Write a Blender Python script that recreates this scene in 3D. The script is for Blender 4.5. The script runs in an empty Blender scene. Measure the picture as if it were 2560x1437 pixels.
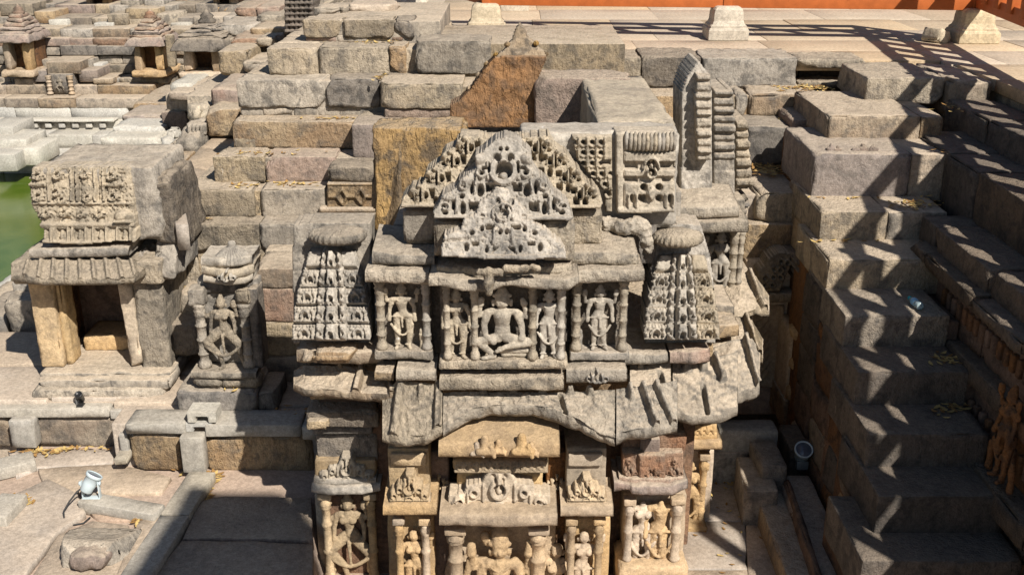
import bpy, bmesh, math, random
import numpy as np
from mathutils import Vector, Matrix

# ---------------------------------------------------------------- camera, sky, sun, exposure
S = bpy.context.scene
CZ, FPX, PITCH = 4.9, 2700.0, math.radians(20.5)
camd = bpy.data.cameras.new("camera"); camd.sensor_width = 36.0; camd.lens = 36.0*FPX/2560.0
camd.clip_start = 0.05; camd.clip_end = 500
camo = bpy.data.objects.new("camera", camd); S.collection.objects.link(camo)
camo.location = (0, 0, CZ); camo.rotation_euler = (math.radians(90)-PITCH, 0, 0)
S.camera = camo
SUN = Vector((0.59, -0.88, 1.0)).normalized()
elev = math.asin(SUN.z)
wd = bpy.data.worlds.new("World"); S.world = wd; wd.use_nodes = True
nt = wd.node_tree; bg = nt.nodes["Background"]
sky = nt.nodes.new("ShaderNodeTexSky"); sky.sky_type = 'NISHITA'; sky.sun_disc = False
sky.sun_elevation = elev; sky.sun_rotation = math.atan2(SUN.x, SUN.y)
sky.dust_density = 0.6; sky.air_density = 1.0
nt.links.new(sky.outputs[0], bg.inputs[0]); bg.inputs[1].default_value = 0.05
sd = bpy.data.lights.new("sun", 'SUN'); sd.energy = 5.0; sd.angle = math.radians(0.53); sd.color = (1.0, 0.945, 0.865)
so = bpy.data.objects.new("sun", sd); S.collection.objects.link(so)
so.rotation_euler = SUN.to_track_quat('Z', 'Y').to_euler(); so.location = (6, -6, 12)
S.view_settings.view_transform = 'Standard'; S.view_settings.look = 'None'
S.view_settings.exposure = 0.5; S.view_settings.gamma = 1.0
S.view_settings.use_curve_mapping = False
S.cycles.max_bounces = 5; S.cycles.diffuse_bounces = 2

# ---------------------------------------------------------------- measuring helpers (photo pixel + real depth -> metres)
CP, SP = math.cos(PITCH), math.sin(PITCH)
def W(u, v, Y):
    a = (u-1280)/FPX; b = (v-718.5)/FPX
    t = Y/(CP-b*SP)
    return np.array((a*t, Y, CZ-t*(SP+b*CP)))
def G(u, v, z):
    a = (u-1280)/FPX; b = (v-718.5)/FPX
    t = (CZ-z)/(SP+b*CP)
    return np.array((a*t, t*(CP-b*SP), z))
def tn(v): return math.tan(PITCH+math.atan((v-718.5)/FPX))
def Yat(v, z): return (CZ-z)/tn(v)
def Zat(v, Y): return CZ-Y*tn(v)
def WN(u, v, Y):   # arrays
    a = (u-1280)/FPX; b = (v-718.5)/FPX
    t = Y/(CP-b*SP)
    return np.stack((a*t, Y+0*a*t, CZ-t*(SP+b*CP)), -1)

# ---------------------------------------------------------------- noise
def _h(ix, iy, iz, s):
    with np.errstate(over='ignore'):
        n = (ix.astype(np.uint32)*np.uint32(374761393) + iy.astype(np.uint32)*np.uint32(668265263)
             + iz.astype(np.uint32)*np.uint32(2147483647) + np.uint32((s*1274126177) & 0xffffffff))
        n = (n ^ (n >> np.uint32(13)))*np.uint32(1274126177)
        n = (n ^ (n >> np.uint32(15)))*np.uint32(2246822519)
        n = n ^ (n >> np.uint32(16))
    return n.astype(np.float64)/2147483648.0-1.0
def vn(P, s=0):
    P = np.asarray(P, float)+1000.0
    i = np.floor(P).astype(np.int64); f = P-i; f = f*f*(3-2*f)
    x, y, z = i[..., 0], i[..., 1], i[..., 2]; r = 0
    for dx in (0, 1):
        wx = f[..., 0] if dx else 1-f[..., 0]
        for dy in (0, 1):
            wy = f[..., 1] if dy else 1-f[..., 1]
            for dz in (0, 1):
                wz = f[..., 2] if dz else 1-f[..., 2]
                r = r+wx*wy*wz*_h(x+dx, y+dy, z+dz, s)
    return r
def fbm(P, s=0, o=3):
    r = 0; a = 1.0; t = 0; P = np.asarray(P, float)
    for k in range(o):
        r = r+a*vn(P*(2.03**k), s+k*17); t += a; a *= .5
    return r/t

# ---------------------------------------------------------------- objects
C = S.collection
_seed = [1]; RK = 1.0
def sd_():
    _seed[0] += 1; return _seed[0]
def link(name, me, mat, parent=None, smooth=True):
    o = bpy.data.objects.new(name, me); C.objects.link(o)
    if mat is not None and not me.materials: me.materials.append(mat)
    if smooth and len(me.polygons): me.polygons.foreach_set("use_smooth", [True]*len(me.polygons))
    if parent is not None: o.parent = parent
    return o
def mesh(name, V, F, mat, parent=None, smooth=True):
    me = bpy.data.meshes.new(name)
    V = np.asarray(V, float)
    if isinstance(F, np.ndarray):
        n = len(F); k = F.shape[1]
        me.vertices.add(len(V)); me.vertices.foreach_set("co", V.ravel())
        me.loops.add(n*k); me.loops.foreach_set("vertex_index", F.ravel().astype(np.int32))
        me.polygons.add(n); me.polygons.foreach_set("loop_start", np.arange(n, dtype=np.int32)*k)
        me.polygons.foreach_set("loop_total", np.full(n, k, dtype=np.int32))
        me.update(calc_edges=True); me.validate()
    else:
        me.from_pydata([tuple(v) for v in V], [], F); me.update()
    return link(name, me, mat, parent, smooth)
def thing(name, label, cat, loc=(0, 0, 0), group=None, kind=None):
    o = bpy.data.objects.new(name, None); C.objects.link(o); o.empty_display_size = .2
    tag(o, label, cat, group, kind); return o
def tag(o, label=None, cat=None, group=None, kind=None):
    if label: o["label"] = label
    if cat: o["category"] = cat
    if group: o["group"] = group
    if kind: o["kind"] = kind
    return o
def under(o, parent):
    o.parent = parent; o.matrix_parent_inverse = parent.matrix_basis.inverted(); return o
def part(name, parent):
    o = bpy.data.objects.new(name, None); C.objects.link(o); o.parent = parent; o.empty_display_size = .1
    return o

# ---------------------------------------------------------------- a worn stone block
def axis(s, r, res):
    n = max(1, int(math.ceil((s-2*r)/res)))
    return np.concatenate(([0, r*.3], np.linspace(r, s-r, n+1), [s-r*.3, s]))
def boxsurf(ax, ay, az):
    nx, ny, nz = len(ax), len(ay), len(az)
    idx = -np.ones((nx, ny, nz), int)
    m = np.zeros((nx, ny, nz), bool)
    m[0] = m[-1] = True; m[:, 0] = m[:, -1] = True; m[:, :, 0] = m[:, :, -1] = True
    idx[m] = np.arange(m.sum())
    I = np.argwhere(m); V = np.stack((ax[I[:, 0]], ay[I[:, 1]], az[I[:, 2]]), 1)
    F = []
    def q(g, flip):
        a, b, c, d = g[:-1, :-1].ravel(), g[1:, :-1].ravel(), g[1:, 1:].ravel(), g[:-1, 1:].ravel()
        F.append(np.stack((d, c, b, a) if flip else (a, b, c, d), 1))
    q(idx[:, :, 0], True); q(idx[:, :, -1], False)
    q(idx[:, 0, :], False); q(idx[:, -1, :], True)
    q(idx[0], True); q(idx[-1], False)
    return V, np.concatenate(F)
def stone(name, x0, x1, y0, y1, z0, z1, mat, parent=None, r=.022, amp=.010, chip=.030, res=.055, rz=0, tilt=0, roll=0, fn=None, seed=None, cuts=None):
    """a squared but worn block; fn(V)->V optional shaping in local coordinates (origin at front-left-bottom)"""
    sx, sy, sz = x1-x0, y1-y0, z1-z0
    r = min(r, sx*.3, sy*.3, sz*.3)
    s = seed or sd_()
    V, F = boxsurf(axis(sx, r, res), axis(sy, r, max(res, sy/14)), axis(sz, r, res))
    hi = np.array((sx, sy, sz)); q = np.clip(V, r, hi-r); d = V-q
    L = np.linalg.norm(d, axis=1, keepdims=True); n = d/np.maximum(L, 1e-9)
    V = q+n*r
    edge = (np.abs(n) > .25).sum(1) >= 2
    P = V*1.0+s*7.31
    big = fbm(P*2.6, s, 2); med = fbm(P*9, s+3, 3)
    disp = amp*(.45*big+.75*med)+amp*.6*fbm(P*26, s+21, 2)
    ch = np.maximum(0, fbm(P*5.5, s+9, 2)-.02)*edge
    disp = disp-chip*ch*1.6
    V = V+n*disp[:, None]
    # slight out-of-square warp
    V = V+np.stack([.35*amp*vn(P*1.1+k*31, s+k) for k in range(3)], 1)
    if cuts is None: cuts = 4 if chip >= .04 else 0
    rg = random.Random(s*13+5)
    for _ in range(cuts):
        nv_ = np.array([rg.choice((-1, 1))*rg.uniform(.15, 1) for k in range(3)]); nv_ /= np.linalg.norm(nv_)
        cr = np.where(nv_ > 0, hi, 0); dd = nv_@cr-chip*rg.uniform(.4, 1.5)
        V = V-nv_*(np.maximum(0, V@nv_-dd)*(.9+.2*med))[:, None]
    if fn is not None: V = fn(V, hi)
    c = hi*np.array((.5, .5, 0))
    V = V-c
    if rz or tilt or roll:
        M = np.array((Matrix.Rotation(rz, 3, 'Z')@Matrix.Rotation(tilt, 3, 'X')@Matrix.Rotation(roll, 3, 'Y')))
        V = V@M.T
    org = np.array((x0, y0, z0))+c
    o = mesh(name, V, F, mat, parent)
    o.location = org
    return o
def blk(name, u0, u1, vt, vb, Y, dep, mat, parent=None, **k):
    vm = (vt+vb)/2; um = (u0+u1)/2
    x0 = W(u0, vm, Y)[0]; x1 = W(u1, vm, Y)[0]
    z1 = Zat(vt, Y); z0 = Zat(vb, Y)
    dz = k.pop('zb', None)
    if dz is not None: z0 = dz
    return stone(name, x0+.003, x1-.003, Y, Y+dep, z0, z1, mat, parent, **k)

# ---------------------------------------------------------------- carved relief drawn on a real (possibly leaning) plane
class Rel:
    """grid over a stone face; all drawing in photo pixels on a plane running from depth Yt at the top to Yb at the bottom; heights in metres"""
    def __init__(s, u0, u1, v0, v1, Yt, Yb=None, step=2.6, tw=0.0):
        s.u0, s.u1, s.v0, s.v1 = u0, u1, v0, v1
        s.Yt, s.Yb = Yt, Yt if Yb is None else Yb
        nu = max(2, int((u1-u0)/step)+1); nv = max(2, int((v1-v0)/step)+1)
        s.U, s.V = np.meshgrid(np.linspace(u0, u1, nu), np.linspace(v0, v1, nv))
        s.h = np.zeros_like(s.U); s.m = np.ones(s.U.shape, bool); s.tw = tw
    def _e(s, d, soft): return np.clip(.5-d/soft, 0, 1)
    def _sm(s, e): return e*e*(3-2*e)
    def add(s, d, h, soft=5, mode='max', base=0.0):
        e = s._sm(s._e(d, soft))
        if mode == 'max': s.h = np.where(e > 0, np.maximum(s.h, base+h*e), s.h)
        elif mode == 'add': s.h = s.h+h*e
        elif mode == 'cut': s.h = s.h*(1-e)+np.minimum(s.h, h)*e
        elif mode == 'set': s.h = s.h*(1-e)+h*e
        return s
    def dbox(s, a, b, c, d): return np.maximum(np.abs(s.U-(a+b)/2)-(b-a)/2, np.abs(s.V-(c+d)/2)-(d-c)/2)
    def box(s, a, b, c, d, h, soft=5, mode='max'): return s.add(s.dbox(a, b, c, d), h, soft, mode)
    def dell(s, cu, cv, ru, rv): return (np.sqrt(((s.U-cu)/ru)**2+((s.V-cv)/rv)**2)-1)*min(ru, rv)
    def ell(s, cu, cv, ru, rv, h, soft=5, mode='max'): return s.add(s.dell(cu, cv, ru, rv), h, soft, mode)
    def dome(s, cu, cv, ru, rv, h, base=0):
        q = 1-((s.U-cu)/ru)**2-((s.V-cv)/rv)**2
        s.h = np.where(q > 0, np.maximum(s.h, base+h*np.sqrt(np.maximum(q, 0))), s.h); return s
    def ring(s, cu, cv, r, w, h, a0=None, a1=None, soft=4, sq=1.0, mode='max'):
        dx = s.U-cu; dy = (s.V-cv)/sq
        d = np.abs(np.hypot(dx, dy)-r)-w/2
        if a0 is not None:
            an = np.degrees(np.arctan2(-dy, dx)) % 360
            ok = (an >= a0) & (an <= a1) if a0 <= a1 else (an >= a0) | (an <= a1)
            d = np.where(ok, d, 99)
        return s.add(d, h, soft, mode)
    def cap(s, a, b, c, d, r0, r1, h, soft=4, mode='max'):
        px, py = s.U-a, s.V-b; bx, by = c-a, d-b
        t = np.clip((px*bx+py*by)/(bx*bx+by*by+1e-9), 0, 1)
        return s.add(np.hypot(px-bx*t, py-by*t)-(r0+(r1-r0)*t), h, soft, mode)
    def poly(s, pts, h, soft=5, mode='max'): return s.add(s.dpoly(pts), h, soft, mode)
    def dpoly(s, pts):
        d = np.full(s.U.shape, 1e9); ins = np.zeros(s.U.shape, bool); n = len(pts)
        for i in range(n):
            (ax, ay), (bx, by) = pts[i], pts[(i+1) % n]
            ex, ey = bx-ax, by-ay; wx, wy = s.U-ax, s.V-ay
            t = np.clip((wx*ex+wy*ey)/(ex*ex+ey*ey+1e-9), 0, 1)
            d = np.minimum(d, np.hypot(wx-ex*t, wy-ey*t))
            c = (ay > s.V) != (by > s.V)
            with np.errstate(divide='ignore', invalid='ignore'):
                xi = (bx-ax)*(s.V-ay)/((by-ay) if by != ay else 1e-9)+ax
            ins ^= c & (s.U < xi)
        return np.where(ins, -d, d)
    def mask(s, pts): s.m &= s.dpoly(pts) < 0; return s
    def hole(s, a, b, c, d, dp=.05): return s.box(a, b, c, d, -dp, 3.5, 'cut')
    def ehole(s, cu, cv, ru, rv, dp=.05): return s.ell(cu, cv, ru, rv, -dp, 3.5, 'cut')
    def gav(s, cu, cv, r, h=.03, wings=True, dp=.03):
        """horseshoe window motif"""
        s.ring(cu, cv, r, r*.55, h)
        s.poly([(cu-r*.75, cv-r*.75), (cu, cv-r*2.0), (cu+r*.75, cv-r*.75)], h*.9)
        s.ell(cu, cv, r*.74, r*.74, -dp, 3, 'cut')
        s.dome(cu, cv+r*.32, r*.46, r*.46, h*.8, -dp*.6)
        s.ehole(cu-r*.45, cv-r*1.05, r*.22, r*.28, dp*.6); s.ehole(cu+r*.45, cv-r*1.05, r*.22, r*.28, dp*.6)
        if wings:
            for q in (-1, 1):
                s.ring(cu+q*r*1.75, cv+r*.25, r*.45, r*.4, h*.8)
                s.cap(cu+q*r*1.25, cv-r*.8, cu+q*r*1.3, cv+r*.9, r*.18, r*.22, h*.75)
                s.ehole(cu+q*r*1.75, cv+r*.3, r*.22, r*.26, dp*.7)
        return s
    def lace(s, d, sc=.09, depth=.03, th=.10, seed=1):
        """fine meandering undercut lines inside the region d<0"""
        n = vn(np.stack((s.U*sc, s.V*sc, s.U*0+seed*3.7), -1), seed)
        e = np.clip((th-np.abs(n))/th, 0, 1)*(d < 0); s.h = s.h-depth*s._sm(np.clip(e*1.6, 0, 1)); return s
    def build(s, name, parent, mat, back=.1, rough=.004, seed=None, rs=28, bdrop=.012):
        sd = seed or sd_()
        nv, nu = s.U.shape
        k = (s.V-s.v0)/(s.v1-s.v0)
        Y = s.Yt+(s.Yb-s.Yt)*k+s.tw*(s.U-s.u0)/(s.u1-s.u0)
        P = WN(s.U, s.V, Y)
        pt, pb = W((s.u0+s.u1)/2, s.v0, s.Yt), W((s.u0+s.u1)/2, s.v1, s.Yb)
        up = pt-pb; up /= np.linalg.norm(up)
        rt = np.array((1., s.tw/max(1e-6, (W(s.u1, s.v0, s.Yt)-W(s.u0, s.v0, s.Yt))[0]), 0)); rt /= np.linalg.norm(rt)
        n = np.cross(rt, up); n /= np.linalg.norm(n)      # towards the viewer
        fm = s.m[:-1, :-1] & s.m[1:, :-1] & s.m[1:, 1:] & s.m[:-1, 1:]
        hh = s.h*RK+rough*fbm(P*rs, sd, 3)+rough*1.2*fbm(P*7, sd+5, 2)
        # round the border off
        vm = np.zeros(s.U.shape, bool)
        vm[:-1, :-1] |= fm; vm[1:, :-1] |= fm; vm[1:, 1:] |= fm; vm[:-1, 1:] |= fm
        allm = np.ones(s.U.shape, bool)
        allm[:-1, :-1] &= fm; allm[1:, :-1] &= fm; allm[1:, 1:] &= fm; allm[:-1, 1:] &= fm
        allm[0] = allm[-1] = False; allm[:, 0] = allm[:, -1] = False
        bd = vm & ~allm
        hh = np.where(bd, hh-bdrop, hh)
        P = P+n*hh[..., None]
        idx = -np.ones(s.U.shape, int); idx[vm] = np.arange(vm.sum())
        Vv = P[vm]
        a, b, c, d = idx[:-1, :-1][fm], idx[1:, :-1][fm], idx[1:, 1:][fm], idx[:-1, 1:][fm]
        F = np.stack((a, b, c, d), 1)
        # skirt to the back
        E = np.concatenate([np.stack((F[:, i], F[:, (i+1) % 4]), 1) for i in range(4)])
        key = np.sort(E, 1); kk = key[:, 0].astype(np.int64)*(len(Vv)+1)+key[:, 1]
        un, inv, cnt = np.unique(kk, return_inverse=True, return_counts=True)
        B = E[cnt[inv] == 1]
        bv = np.unique(B); mp = -np.ones(len(Vv), int); mp[bv] = np.arange(len(bv))+len(Vv)
        bk = Vv[bv]-n*0; bk = bk+np.array((0, back, 0))
        Vv = np.concatenate((Vv, bk))
        SK = np.stack((B[:, 1], B[:, 0], mp[B[:, 0]], mp[B[:, 1]]), 1)
        return mesh(name, Vv, np.concatenate((F, SK)), mat, parent)

# ---------------------------------------------------------------- turned shafts, tubes
def lathe(name, prof, n, mat, parent, loc=(0, 0, 0), flat=1.0, rough=.002):
    V = []; F = []
    for (r, z) in prof:
        for k in range(n):
            a = 2*math.pi*k/n; V.append((r*math.cos(a), r*flat*math.sin(a), z))
    m = len(prof)
    for i in range(m-1):
        for k in range(n):
            F.append((i*n+k, i*n+(k+1) % n, (i+1)*n+(k+1) % n, (i+1)*n+k))
    F.append(tuple(range(n-1, -1, -1))); F.append(tuple((m-1)*n+k for k in range(n)))
    V = np.array(V); V = V+np.stack([rough*vn(V*40+k*9, sd_()) for k in range(3)], 1)
    o = mesh(name, V, F, mat, parent); o.location = loc; return o
def tube(name, pts, r, mat, parent=None, n=8):
    V = []; F = []; pts = [np.array(p, float) for p in pts]
    for i, p in enumerate(pts):
        d = pts[min(i+1, len(pts)-1)]-pts[max(i-1, 0)]; d /= np.linalg.norm(d)
        a = np.cross(d, (0, 0, 1.)); a = a/np.linalg.norm(a) if np.linalg.norm(a) > 1e-3 else np.array((1., 0, 0)); b = np.cross(d, a)
        for k in range(n):
            t = 2*math.pi*k/n; V.append(p+r*(math.cos(t)*a+math.sin(t)*b))
    for i in range(len(pts)-1):
        for k in range(n): F.append((i*n+k, i*n+(k+1) % n, (i+1)*n+(k+1) % n, (i+1)*n+k))
    F.append(tuple(range(n-1, -1, -1))); F.append(tuple((len(pts)-1)*n+k for k in range(n)))
    return mesh(name, V, F, mat, parent)
def shaft_prof(h, r):
    """ringed little pillar"""
    p = [(r*1.35, 0), (r*1.4, h*.05), (r*1.25, h*.09), (r*.95, h*.12)]
    for f in (.20, .42, .64):
        p += [(r*.95, h*f), (r*1.22, h*(f+.012)), (r*1.25, h*(f+.03)), (r*.98, h*(f+.045))]
    p += [(r*.95, h*.80), (r*1.3, h*.82), (r*1.05, h*.86), (r*1.35, h*.89), (r*1.0, h*.92), (r*1.35, h*.95), (r*1.45, h)]
    return p

# ---------------------------------------------------------------- carved figures: chains of tapering limbs fused into one body
_ico = None
def ico():
    global _ico
    if _ico is None:
        bm = bmesh.new(); bmesh.ops.create_icosphere(bm, subdivisions=2, radius=1.0)
        _ico = (np.array([v.co[:] for v in bm.verts]), np.array([[v.index for v in f.verts] for f in bm.faces])); bm.free()
    return _ico
def fuse(name, caps, mat, parent, loc, scale, vox=.0065, rough=.002, flat=.8, yaw=0.0, wide=1.0):
    """caps: (x,y,z,r, x,y,z,r) in units of the figure's height, -y towards the viewer"""
    sv, sf = ico(); VV = []; FF = []; k = 0
    for c in caps:
        p0, r0, p1, r1 = np.array(c[0:3], float), c[3], np.array(c[4:7], float), c[7]
        L = np.linalg.norm(p1-p0); n = max(1, int(math.ceil(L/(min(r0, r1)*.6))))
        n = min(n, 14)
        for i in range(n+1):
            t = i/n; VV.append(sv*(r0+(r1-r0)*t)+p0+(p1-p0)*t); FF.append(sf+k*len(sv)); k += 1
    V = np.concatenate(VV)*scale; V[:, 1] *= flat; V[:, 0] *= wide
    me = bpy.data.meshes.new(name); F = np.concatenate(FF)
    tmp = mesh("tmp", V, F, None, None)
    md = tmp.modifiers.new("r", 'REMESH'); md.mode = 'VOXEL'; md.voxel_size = vox
    sm = tmp.modifiers.new("s", 'SMOOTH'); sm.iterations = 1; sm.factor = .5
    dg = bpy.context.evaluated_depsgraph_get(); ev = tmp.evaluated_get(dg)
    m2 = bpy.data.meshes.new_from_object(ev); m2.name = name
    bpy.data.objects.remove(tmp, do_unlink=True)
    n = len(m2.vertices); co = np.empty(n*3); m2.vertices.foreach_get("co", co); co = co.reshape(-1, 3)
    nr = np.empty(n*3); m2.vertices.foreach_get("normal", nr); nr = nr.reshape(-1, 3)
    co = co+nr*(rough*fbm(co*45, sd_(), 3)+rough*.8*fbm(co*14, sd_(), 2))[:, None]
    if yaw:
        c_, s_ = math.cos(yaw), math.sin(yaw)
        co = co@np.array(((c_, s_, 0), (-s_, c_, 0), (0, 0, 1)))
    m2.vertices.foreach_set("co", co.ravel()); m2.materials.clear(); m2.update()
    o = link(name, m2, mat, parent); o.location = loc
    return o
def standing(female=False, sway=.02, head=True, crown=True, arms='four', skirt=True, mirror=1, stump=False):
    c = []; m = mirror; hx = sway*m
    A = lambda *q: c.append(q)
    # legs
    A(-.055, 0, .50, .062, -.06, -.01, .27, .043); A(-.06, -.01, .27, .043, -.065, 0, .05, .026)
    A(.055+hx, 0, .50, .062, .06+hx, -.02, .27, .043); A(.06+hx, -.02, .27, .043, .07, 0, .05, .026)
    A(-.065, 0, .03, .028, -.085, -.07, .022, .022); A(.07, 0, .03, .028, .095, -.07, .022, .022)
    # trunk
    A(-.045, 0, .51, .062, .045+hx, 0, .51, .062)
    w = .045 if female else .055
    A(0+hx, 0, .54, .075, .005, 0, .62, w); A(.005, 0, .62, w, 0, -.01, .72, .07)
    A(-.075, 0, .765, .042, .075, 0, .765, .042); A(0, 0, .72, .075, 0, 0, .76, .06)
    if female:
        A(-.05, -.055, .725, .04, -.05, -.06, .72, .038); A(.05, -.055, .725, .04, .05, -.06, .72, .038)
    for q in (-1, 1):
        A(q*.125-.016, 0, .70, .02, q*.125+.016, -.02, .70, .02); A(q*.062-.03, -.03, .075, .012, q*.062+.03, -.03, .075, .012)
    pr = None
    for i in range(7):
        t = i/6; x = -.06+.12*t; z = .775-.035*math.sin(math.pi*t)
        if pr: A(pr[0], -.065, pr[1], .009, x, -.065, z, .009)
        pr = (x, z)
    if head:
        A(0, -.065, .875, .012, 0, -.062, .89, .008)
        A(0, 0, .78, .032, 0, -.005, .84, .03); A(0, -.01, .875, .055, 0, -.005, .90, .055)
        A(-.06, .01, .86, .02, -.06, .01, .84, .016); A(.06, .01, .86, .02, .06, .01, .84, .016)
        if crown: A(0, 0, .93, .05, 0, .01, .99, .028); A(-.05, 0, .925, .018, .05, 0, .925, .018)
    if stump: A(0, 0, .78, .032, 0, -.005, .82, .03)
    # arms
    A(-.11, 0, .76, .036, -.145, -.01, .63, .028); A(-.145, -.01, .63, .028, -.15, -.05, .50, .022); A(-.15, -.05, .50, .03, -.15, -.06, .47, .028)
    A(.11, 0, .76, .036, .15, -.01, .64, .028); A(.15, -.01, .64, .028, .155, -.04, .50, .022); A(.155, -.04, .50, .03, .16, -.05, .46, .026)
    if arms == 'four':
        A(-.10, .02, .76, .03, -.18, 0, .74, .024); A(-.18, 0, .74, .024, -.19, -.03, .86, .02); A(-.19, -.03, .87, .036, -.19, -.03, .92, .034)
        A(.10, .02, .76, .03, .18, 0, .74, .024); A(.18, 0, .74, .024, .19, -.03, .86, .02); A(.19, -.03, .87, .036, .20, -.03, .92, .03)
    if skirt:
        A(-.10, -.05, .52, .018, .10, -.05, .52, .018)
        A(0, -.07, .50, .02, .005, -.07, .36, .014)
        pr = None
        for i in range(9):
            t = i/8; x = -.13+.26*t; z = .40-.17*math.sin(math.pi*t)
            if pr: A(pr[0], -.06, pr[1], .017, x, -.06, z, .017)
            pr = (x, z)
    return c
def attendants():
    c = []
    for q in (-1, 1):
        c += [(q*.24, 0, .02, .04, q*.24, 0, .12, .035), (q*.24, 0, .12, .035, q*.235, -.01, .22, .04), (q*.235, -.01, .27, .035, q*.235, -.01, .29, .032)]
    return c
def seated():
    c = []; A = lambda *q: c.append(q)
    A(0, 0, .36, .10, 0, 0, .50, .085); A(0, 0, .50, .085, 0, -.02, .62, .105)
    A(-.12, 0, .68, .05, .12, 0, .68, .05); A(0, 0, .62, .10, 0, 0, .68, .08)
    A(0, 0, .72, .045, 0, -.01, .76, .045)
    A(0, -.03, .82, .085, 0, -.02, .86, .088); A(0, 0, .92, .085, 0, .01, .98, .06)
    A(-.085, -.02, .915, .03, .085, -.02, .915, .03)
    A(-.10, .01, .83, .028, -.10, .01, .77, .022); A(.10, .01, .83, .028, .10, .01, .77, .022)
    # folded leg, hanging leg
    A(.06, -.02, .30, .075, .30, -.08, .26, .062); A(.30, -.08, .25, .06, .04, -.12, .20, .04); A(.04, -.12, .2, .036, -.06, -.13, .14, .03)
    A(-.06, -.02, .30, .075, -.28, -.08, .27, .06); A(-.28, -.08, .27, .058, -.10, -.06, .06, .036); A(-.10, -.06, .04, .034, -.22, -.11, .03, .03)
    # seat
    A(-.02, 0, .12, .05, .30, 0, .12, .05); A(.02, .02, .05, .04, .26, .02, .05, .04)
    # arms
    A(-.16, 0, .67, .052, -.21, -.02, .50, .042); A(-.21, -.02, .5, .042, -.19, -.08, .36, .034); A(-.19, -.08, .36, .034, -.10, -.12, .27, .04)
    A(.16, 0, .67, .052, .22, -.02, .50, .042); A(.22, -.02, .5, .042, .23, -.08, .36, .034); A(.23, -.08, .36, .04, .22, -.10, .31, .045)
    A(-.15, .02, .68, .042, -.27, 0, .62, .034); A(-.27, 0, .62, .034, -.25, -.03, .78, .028); A(-.25, -.03, .80, .05, -.24, -.03, .86, .045)
    A(.15, .02, .68, .042, .28, 0, .60, .034); A(.28, 0, .60, .034, .25, -.03, .78, .028); A(.25, -.03, .80, .045, .23, -.03, .86, .03)
    return c
def dancer():
    c = standing(True, .03, True, True, None, False); c = [q for q in c if not (q[2] < .52 and q[6] < .52)]
    A = lambda *q: c.append(q)
    A(-.05, 0, .50, .07, -.20, -.07, .38, .055); A(-.20, -.07, .38, .052, -.06, -.06, .20, .036); A(-.06, -.06, .20, .034, -.03, -.05, .04, .028); A(-.03, -.05, .03, .03, -.06, -.11, .022, .022)
    A(.05, 0, .50, .07, .19, -.06, .36, .055); A(.19, -.06, .36, .05, .21, -.02, .16, .036); A(.21, -.02, .16, .034, .23, 0, .04, .028); A(.23, 0, .03, .03, .26, -.06, .022, .022)
    pr = None
    for i in range(9):
        t = i/8; x = -.22+.44*t; z = .33-.13*math.sin(math.pi*t)
        if pr: A(pr[0], -.09, pr[1], .022, x, -.09, z, .022)
        pr = (x, z)
    A(0, -.08, .47, .024, .01, -.09, .24, .016)
    A(-.10, .02, .76, .034, -.20, 0, .70, .028); A(-.2, 0, .7, .028, -.24, -.03, .80, .024)
    A(.10, .02, .76, .034, .21, 0, .72, .028); A(.21, 0, .72, .028, .17, -.03, .86, .024); A(.17, -.03, .88, .05, .17, -.03, .9, .045)
    return c

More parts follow.
